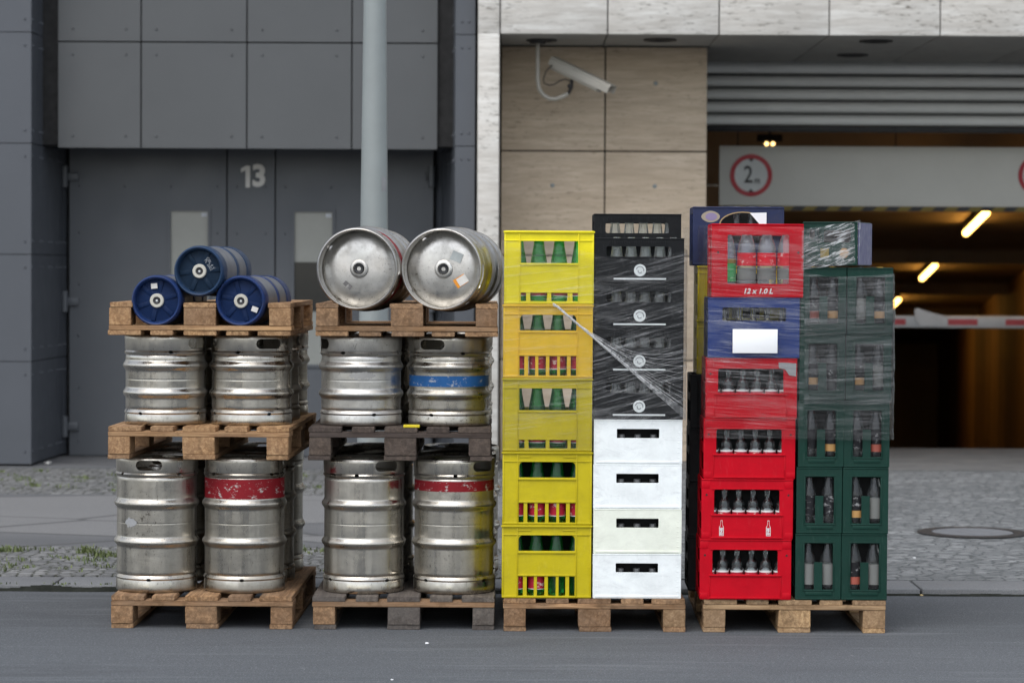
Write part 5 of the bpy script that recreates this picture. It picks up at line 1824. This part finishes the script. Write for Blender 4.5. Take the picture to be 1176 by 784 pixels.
rowname = ('bottom', 'second', 'third', 'fourth', 'fifth')
kinds = {(0, 0): (B_JW, B_JW), (0, 1): (B_JR, B_JW), (1, 0): (B_JB, B_JB), (1, 1): (B_JO, B_JW), (2, 0): (B_JB, B_JO), (2, 1): (B_JB, B_JR),
         (3, 0): (B_JO, B_JB), (3, 1): (B_JO, B_JW), (4, 0): (B_JR, B_JO), (4, 1): (B_JW, B_JO)}
desc = {id(B_JW): 'clear bottle with pale label', id(B_JB): 'clear bottle with black label', id(B_JO): 'clear bottle with orange fruit label', id(B_JR): 'clear bottle with red fruit label'}
gxs = ([fx_(941), fx_(994)], [fx_(941.6), fx_(994.8)], [fx_(943), fx_(995.5)], [fx_(943.8), fx_(997)], [fx_(944.5), fx_(998)])
for i in range(5):
    for j in range(2):
        c = place_crate(P_GR, gxs[i][j], -0.028, PZ + 0.001 + i * GH, '%s dark green crate %s of the two green columns' % (
            {0: 'lowest', 1: 'second from the bottom', 2: 'middle', 3: 'second from the top', 4: 'topmost upright'}[i], ('in the left', 'in the right')[j]), 'dark green juice crates in two columns', R(-0.6))
        bpy.context.view_layer.update()
        for k in range(2):
            pr = kinds[(i, j)][k]
            put_bottle(pr, c, (-0.041, 0.045)[k], 0.043, 0.036, '%s, %s in the %s green crate of the %s column' % (desc[id(pr)], ('left', 'right')[k], rowname[i], colname[j]), 'juice bottles in the green crates')
for i in range(5):
    for j in range(2):
        place_crate(P_GR, gxs[i][j] + 0.003, 0.285, PZ + 0.001 + i * GH, 'dark green crate in the second row of the %s green column, %s from the bottom' % (colname[j], ORD[i]), 'dark green crates in the second row', R(-0.6))
GTOP = PZ + 0.001 + 5 * GH

# --- crates on top and behind on the last stack
lc = thing('drinks_crate', 'dark green crate with a purple side, wrapped in film, atop the green columns', 'drinks crate', (fx_(953), 0.02, GTOP + 0.008), R(-19), 'crates on top of the last stack')
bm = make_crate(0.262, 0.30, 0.192, [rrect(-0.10, 0.10, 0.10, 0.16, 0.01)], [rrect(-0.08, 0.12, 0.08, 0.16, 0.01)], None,
                [(-0.131, 0.131, 0.185, 0.191, 0.004), (-0.13, 0.13, 0.004, 0.012, 0.004)])
obj('crate_body', bm, GREENC, lc)
bm = N()
box(bm, 0.1335, 0.1365, 0.006, 0.294, 0.004, 0.188)
obj('purple_panel', bm, PURPLE, lc)
bm = N()
prism(bm, ring_pts(0.068, 0.055, 0.022, 24), -0.0022, -0.0004)
obj('fruit_print', bm, FRUIT_O, lc)
bm = N()
prism(bm, rrect(-0.045, 0.035, -0.005, 0.075), -0.0022, -0.0004)
obj('print', bm, YELLOWP, lc)
lc.scale = (0.93, 1, 1)

zbk = at(850, 237.5, 0.30).z
NH = 0.265
def navy_bm(win):
    W = 0.41
    hole = []
    if win:
        arch = [(-0.08, 0.10)] + [(0.02 + 0.10 * math.cos(a), NH - 0.080 + 0.052 * math.sin(a)) for a in [PI - PI * k / 12 for k in range(13)]] + [(0.12, 0.10)]
        hole = [list(reversed(arch))]
    ex = [(-W / 2, W / 2, NH - 0.007, NH - 0.0015, 0.004), (-W / 2 + 0.001, W / 2 - 0.001, 0.004, 0.012, 0.004)]
    return make_crate(W, 0.298, NH, hole, [rrect(-0.12, 0.02, -0.01, NH - 0.03, 0.006), rrect(0.01, 0.02, 0.12, NH - 0.03, 0.006)], None, ex)
ov = N()
plate(ov, [(-0.125 + 0.038 * math.cos(a) * (1 + 0.10 * math.cos(2 * a)), NH - 0.045 + 0.026 * math.sin(a)) for a in [2 * PI * k / 32 for k in range(32)]], [], 0.001, TR(0, -0.0007, 0))
av = N()
plate(av, [(0.02 + 0.107 * math.cos(a), NH - 0.080 + 0.058 * math.sin(a)) for a in [PI * k / 14 for k in range(15)]] + [(0.02 + 0.101 * math.cos(a), NH - 0.080 + 0.053 * math.sin(a)) for a in [PI - PI * k / 14 for k in range(15)]], [], 0.001, TR(0, -0.0007, 0))
ov2 = N()
plate(ov2, [(-0.122 + 0.026 * math.cos(a), NH - 0.045 + 0.017 * math.sin(a)) for a in [2 * PI * k / 28 for k in range(28)]], [], 0.001, TR(0, -0.0017, 0))
P_NV = crate_thing(navy_bm(True), NAVYC, [('arch_trim', av, m_simple('gold_trim', (0.34, 0.24, 0.11), 0.5)), divider(0.41, 0.10, 0.010, NH - 0.02), ('oval_badge', ov, m_simple('badge_pale', (0.34, 0.29, 0.22), 0.5)), ('oval_badge_centre', ov2, m_simple('badge_pink', (0.25, 0.20, 0.34), 0.5))])  # divider() adds the black inner shade sheet
P_NV0 = crate_thing(navy_bm(False), NAVYC)
P_BE = crate_thing(white_bm(), m_plastic('beige_crate_plastic', (0.40, 0.345, 0.27), 0.2, 0.45))
xN = fx_(847, 0.29)
top = place_crate(P_NV, xN, 0.285, zbk - NH, 'navy crate with an oval badge peering over the tall red crate', 'navy crates in the row behind', R(-1.0))
bm = N()
plate(bm, [(0.05, NH - 0.028), (0.125, NH - 0.026), (0.125, NH - 0.085), (0.10, NH - 0.085)], [], 0.001, TR(0, -0.0062, 0))
obj('paper_tag', bm, PAPERW, top)
bpy.context.view_layer.update()
for k in range(3):
    put_bottle(B_JB, top, -0.005 + 0.068 * k, 0.046, 0.009, 'dark capped bottle, %s from the left in the navy crate with the badge' % ORD[k], 'bottles in the navy crate')
# columns behind: row 2 navy, row 3 and 4 dark crates with yellow ones on top
kk = 0
z = PZ + 0.001
nrow = 6
hN = (zbk - NH - z) / nrow
for i in range(nrow):
    lowr = i < 4
    c = place_crate(P_BK0 if lowr else P_YB, fx_(845 if lowr else 851.5, 0.29) - 0.004 * (nrow - i) * 0.5, 0.285, z + i * hN, '%s crate behind the red column, %s from the bottom' % ('black' if lowr else 'yellow', ORD[i]), 'black crates in the back rows of the last stack' if lowr else 'yellow crates in the row behind', R(-1.0))
    c.scale.z = hN / (BH if lowr else YH)
for r_ in (0, 1):
    yb_ = 0.595 + 0.305 * r_
    hC = 0.2275
    for i in range(4):
        c = place_crate(P_BK0, fx_(845, yb_) - 0.002, yb_, z + i * hC, 'black crate in the %s row of the last stack, %s from the bottom' % (('third', 'rear')[r_], ORD[i]), 'black crates in the back rows of the last stack', R(-1.0))
        c.scale.z = hC / BH
    hE = (zbk - NH - z - 4 * hC) / 3
    for i in range(3):
        c = place_crate(P_BE, fx_(847, yb_) + 0.006, yb_, z + 4 * hC + i * hE, 'beige crate in the %s row of the last stack, %s from its lowest' % (('third', 'rear')[r_], ORD[i]), 'beige crates in the back rows of the last stack', R(-1.0))
        c.scale.z = hE / WH
    if r_ == 0:
        place_crate(P_NV0, fx_(847, yb_), yb_, zbk - NH, 'navy crate behind the one with the oval badge', 'navy crates in the row behind', R(-1.0))

# remove the prototypes
def drop(o):
    for ch in list(o.children):
        drop(ch)
    bpy.data.objects.remove(o)
for o in list(protos.values()) + bottle_protos + [P_YA, P_YA2, P_YB, P_YO, P_BK, P_BK0, P_WH, P_RD, P_RDL, P_BLU, P_TR, P_GR, P_NV, P_NV0, P_BE, P_WI]:
    drop(o)

# ---------------------------------------------------------------- stretch film
def film_grid(bm, path, topf, botf, nz=22, amp=0.003, seed=0.0):
    """path: list of (x, y); topf / botf give z along 0..1"""
    # resample the path
    pts = []
    for (x0, y0), (x1, y1) in zip(path[:-1], path[1:]):
        L = math.hypot(x1 - x0, y1 - y0)
        n = max(2, int(L / 0.018))
        for k in range(n):
            pts.append((x0 + (x1 - x0) * k / n, y0 + (y1 - y0) * k / n))
    pts.append(path[-1])
    tot = len(pts) - 1
    cols = []
    for i, (x, y) in enumerate(pts):
        a, b_ = pts[max(0, i - 1)], pts[min(tot, i + 1)]
        d = Vector((b_[0] - a[0], b_[1] - a[1])).normalized()
        nrm = Vector((d.y, -d.x))
        t = i / tot
        zt_, zb_ = topf(x, y, t), botf(x, y, t)
        col = []
        for k in range(nz + 1):
            z_ = zb_ + (zt_ - zb_) * k / nz
            w = mnoise.noise(Vector((x * 4 + seed, y * 4, z_ * 22))) * amp + mnoise.noise(Vector((x * 1.5, y * 1.5 + seed, z_ * 5))) * amp
            col.append(bm.verts.new((x + nrm.x * w, y + nrm.y * w, z_)))
        cols.append(col)
    for c0, c1 in zip(cols[:-1], cols[1:]):
        for k in range(nz):
            bm.faces.new((c0[k], c1[k], c1[k + 1], c0[k + 1]))
def lerp_tab(tab):
    def f(x):
        if x <= tab[0][0]:
            return tab[0][1]
        for (a, za), (b_, zb_) in zip(tab[:-1], tab[1:]):
            if x <= b_:
                return za + (zb_ - za) * (x - a) / (b_ - a)
        return tab[-1][1]
    return f
def zp(py, Y=-0.04):
    return CAM.z + (308 - py) / F * (Y + 11.6)
# middle stack
F3 = thing('stretch_film', 'clear stretch film wound round the black and upper yellow crates', 'stretch film', (fx_(684), -0.03, zp(480)))
def film_part(parent, name, bm, m):
    o = obj(name, bm, m, parent, smooth=180, normals=False)
    o.matrix_parent_inverse = Matrix.Translation(parent.location).inverted()
    return o
FILM_A = m_film('film_black_side', 0.28, 0.008, 0.40, 0.50, 0.70, sc=120, refl=0.35)
FILM_Y = m_film('film_yellow_side', 0.12, 0.02, 0.25, 0.52, 0.78)
FILM_R = m_film('film_red_side', -0.06, 0.012, 0.42, 0.49, 0.70, sc=120, refl=0.45)
FILM_G = m_film('film_green_side', 0.05, 0.020, 0.32, 0.48, 0.72, sc=90)
FILM_T = m_film('film_gathered', 0.36, 0.03, 0.95, 0.48, 0.62, sc=110, refl=1.0)
xl3, xm3, xr3 = fx_(578), fx_(681.5), fx_(787.3)
top_b = lerp_tab([(xm3, zp(291)), (fx_(700), zp(295)), (fx_(730), zp(298)), (fx_(760), zp(293)), (xr3, zp(286))])
bm = N()
film_grid(bm, [(xm3 - 0.005, -0.026), (xr3, -0.028), (xr3 + 0.006, 0.0), (xr3 + 0.006, 0.60)], lambda x, y, t: top_b(x) + y * 0.05, lambda x, y, t: zp(483), seed=3)
film_part(F3, 'black_side_sheet', bm, FILM_A)
top_y = lerp_tab([(xl3, zp(276)), (fx_(640), zp(282)), (xm3, zp(290))])
bm = N()
film_grid(bm, [(xl3 - 0.010, 0.60), (xl3 - 0.010, 0.0), (xl3 - 0.004, -0.034), (xm3 - 0.002, -0.034)], lambda x, y, t: top_y(x), lambda x, y, t: zp(517), seed=7)
film_part(F3, 'yellow_side_sheet', bm, FILM_Y)
# gathered strand fanning out from a knot
bm = N()
k0 = Vector((fx_(640), -0.040, zp(352)))
for q in range(15):
    u = q / 14
    e = Vector((xr3 + 0.002, -0.032, zp(478) + u * u * 0.30 + rnd.uniform(-0.01, 0.01)))
    if q < 5:
        e = Vector((xr3 + 0.002, -0.032, zp(481 - 2.5 * q)))
    pts_ = []
    for k in range(13):
        t = k / 12
        p = k0.lerp(e, t)
        sp = (t ** 1.3)
        base = k0.lerp(Vector((xr3, -0.032, zp(479))), t)
        p = base.lerp(p, sp if q >= 5 else t)
        p.y -= 0.006 * math.sin(t * PI) + 0.002 * math.sin(9 * t + q)
        p.z += 0.004 * math.sin(7 * t + q * 1.7) * (1 - t)
        pts_.append(p)
    rad = [(0.0028 if q < 5 else 0.0013) * (1 - 0.6 * k / 12) for k in range(13)]
    tube(bm, pts_, rad, 5)
for q in range(7):
    a = rnd.uniform(-0.5, 0.5)
    tube(bm, [k0 + Vector((0.03, 0, -0.022)), k0, k0 + Vector((-0.022 * math.cos(a), -0.004, 0.012 + 0.02 * math.sin(a)))], [0.004, 0.005, 0.0012], 5)
STRAND = Mat('film_strand')
tr = STRAND.n('ShaderNodeBsdfTransparent')
df = STRAND.n('ShaderNodeBsdfPrincipled', {'Base Color': (0.72, 0.73, 0.73, 1), 'Roughness': 0.25})
mx = STRAND.n('ShaderNodeMixShader', {0: STRAND.rng(STRAND.noise(40, 3), 0.35, 0.6, 0.12, 0.55), 1: tr.outputs[0], 2: df.outputs[0]})
STRAND.t.links.new(mx.outputs[0], STRAND.out.inputs['Surface'])
film_part(F3, 'gathered_strand', bm, STRAND.m)

# last stack
F4 = thing('stretch_film', 'clear stretch film wound round the upper red and green crates', 'stretch film', (fx_(914), -0.05, zp(500)))
xl4, xm4, xr4 = fx_(812.5), fx_(921.8), fx_(1025)
bm = N()
topr = lerp_tab([(fx_(788), zp(252)), (xl4, zp(258.5)), (xm4, zp(259))])
film_grid(bm, [(fx_(803), 1.15), (fx_(806), 0.35), (xl4 - 0.014, -0.02), (xl4 - 0.002, -0.050), (xm4, -0.052)], lambda x, y, t: topr(x) - (0.0 if y < 0.2 else 0.0), lambda x, y, t: zp(502) - max(0, y) * 0.10, nz=40, seed=11)
film_part(F4, 'red_side_sheet', bm, FILM_R)
bm = N()
box(bm, fx_(841.5, -0.06), fx_(893, -0.06), -0.0615, -0.0600, zp(404, -0.06), zp(376.5, -0.06), 0.0004)
film_part(F4, 'blank_label', bm, m_simple('bright_paper', (0.88, 0.89, 0.89), 0.6, 0, 0.02, 5))
bm = N()
topg = lerp_tab([(xm4, zp(311)), (fx_(950), zp(316)), (fx_(985), zp(315)), (xr4, zp(312))])
film_grid(bm, [(xm4 + 0.002, -0.044), (xr4 - 0.008, -0.044), (xr4 + 0.004, -0.028), (xr4 + 0.006, 0.28)], lambda x, y, t: topg(x), lambda x, y, t: zp(503), nz=36, seed=19)
film_part(F4, 'green_side_sheet', bm, FILM_G)
bm = N()
topg2 = lerp_tab([(xm4, zp(345)), (fx_(960), zp(345)), (xr4, zp(344))])
film_grid(bm, [(xm4 + 0.004, -0.048), (xr4 - 0.007, -0.048), (xr4 + 0.007, -0.03), (xr4 + 0.009, 0.28)], lambda x, y, t: topg2(x), lambda x, y, t: zp(462) , nz=30, amp=0.004, seed=29)
film_part(F4, 'second_green_layer', bm, FILM_G)
# film drawn tight over the crate on top
bm = N()
A0, A1 = Vector((xm4 - 0.012, -0.046, zp(262))), Vector((xm4 - 0.012, -0.046, zp(308)))
B0, B1 = Vector((fx_(986.5), -0.014, zp(250.5))), Vector((fx_(986), -0.012, zp(300)))
rowsv = []
for i in range(25):
    u = i / 24
    rowv = []
    for k in range(19):
        w = k / 18
        p = (A0.lerp(B0, u)).lerp(A1.lerp(B1, u), w)
        p.y += 0.004 * mnoise.noise(Vector((u * 2, w * 16, 3))) + 0.014 * math.sin(u * PI) * (0.5 - w)
        rowv.append(bm.verts.new(p))
    rowsv.append(rowv)
for r0_, r1_ in zip(rowsv[:-1], rowsv[1:]):
    for k in range(18):
        bm.faces.new((r0_[k], r1_[k], r1_[k + 1], r0_[k + 1]))
film_part(F4, 'top_crate_sheet', bm, FILM_T)
# flat sheet of film lying between the green columns and the crate on top
bm = N()
g = []
for i in range(20):
    r_ = []
    for k in range(10):
        x_ = fx_(921) + (fx_(1011) - fx_(921)) * i / 19
        y_ = -0.045 + 0.30 * k / 9
        r_.append(bm.verts.new((x_, y_, GTOP + 0.0045 + 0.0015 * mnoise.noise(Vector((x_ * 20, y_ * 20, 1))))))
    g.append(r_)
for a_, b_ in zip(g[:-1], g[1:]):
    for k in range(9):
        bm.faces.new((a_[k], b_[k], b_[k + 1], a_[k + 1]))
film_part(F4, 'flat_sheet', bm, FILM_T)

# ---------------------------------------------------------------- light
w = bpy.data.worlds.new('World')
scene.world = w
w.use_nodes = True
nt = w.node_tree
bg = nt.nodes['Background']
sky = nt.nodes.new('ShaderNodeTexSky')
sky.sky_type = 'NISHITA'
sky.sun_disc = False
SUN_EL, SUN_AZ = 58, 205          # azimuth measured clockwise from +Y
sky.sun_elevation = R(SUN_EL)
sky.sun_rotation = R(SUN_AZ)
sky.air_density = 1.0
sky.dust_density = 2.0
sky.ozone_density = 1.0
hs = nt.nodes.new('ShaderNodeHueSaturation')
hs.inputs['Saturation'].default_value = 0.42
nt.links.new(sky.outputs[0], hs.inputs['Color'])
nt.links.new(hs.outputs[0], bg.inputs['Color'])
bg.inputs['Strength'].default_value = 0.11
sl_ = bpy.data.lights.new('sun', 'SUN')
sl_.energy = 0.5
sl_.angle = R(45)
sl_.color = (1.0, 0.985, 0.965)
so = bpy.data.objects.new('sun', sl_)
C.objects.link(so)
so.location = (0, -20, 30)
az, el = R(SUN_AZ), R(SUN_EL)
dirv = Vector((math.sin(az) * math.cos(el), math.cos(az) * math.cos(el), math.sin(el)))
so.rotation_euler = dirv.to_track_quat('Z', 'Y').to_euler()

cam = bpy.data.cameras.new('camera')
co = bpy.data.objects.new('camera', cam)
C.objects.link(co)
M4 = CAMROT.to_4x4()
M4.translation = CAM
co.matrix_world = M4
cam.sensor_width = 36
cam.lens = 36 * F / 1176
cam.clip_start = 0.1
cam.clip_end = 500
cam.dof.use_dof = True
cam.dof.focus_distance = 11.62
cam.dof.aperture_fstop = 3.4
scene.camera = co
scene.view_settings.view_transform = 'Standard'
scene.view_settings.look = 'None'
scene.view_settings.exposure = 1.25
scene.view_settings.gamma = 1.0
scene.cycles.transparent_max_bounces = 24
scene.cycles.max_bounces = 8
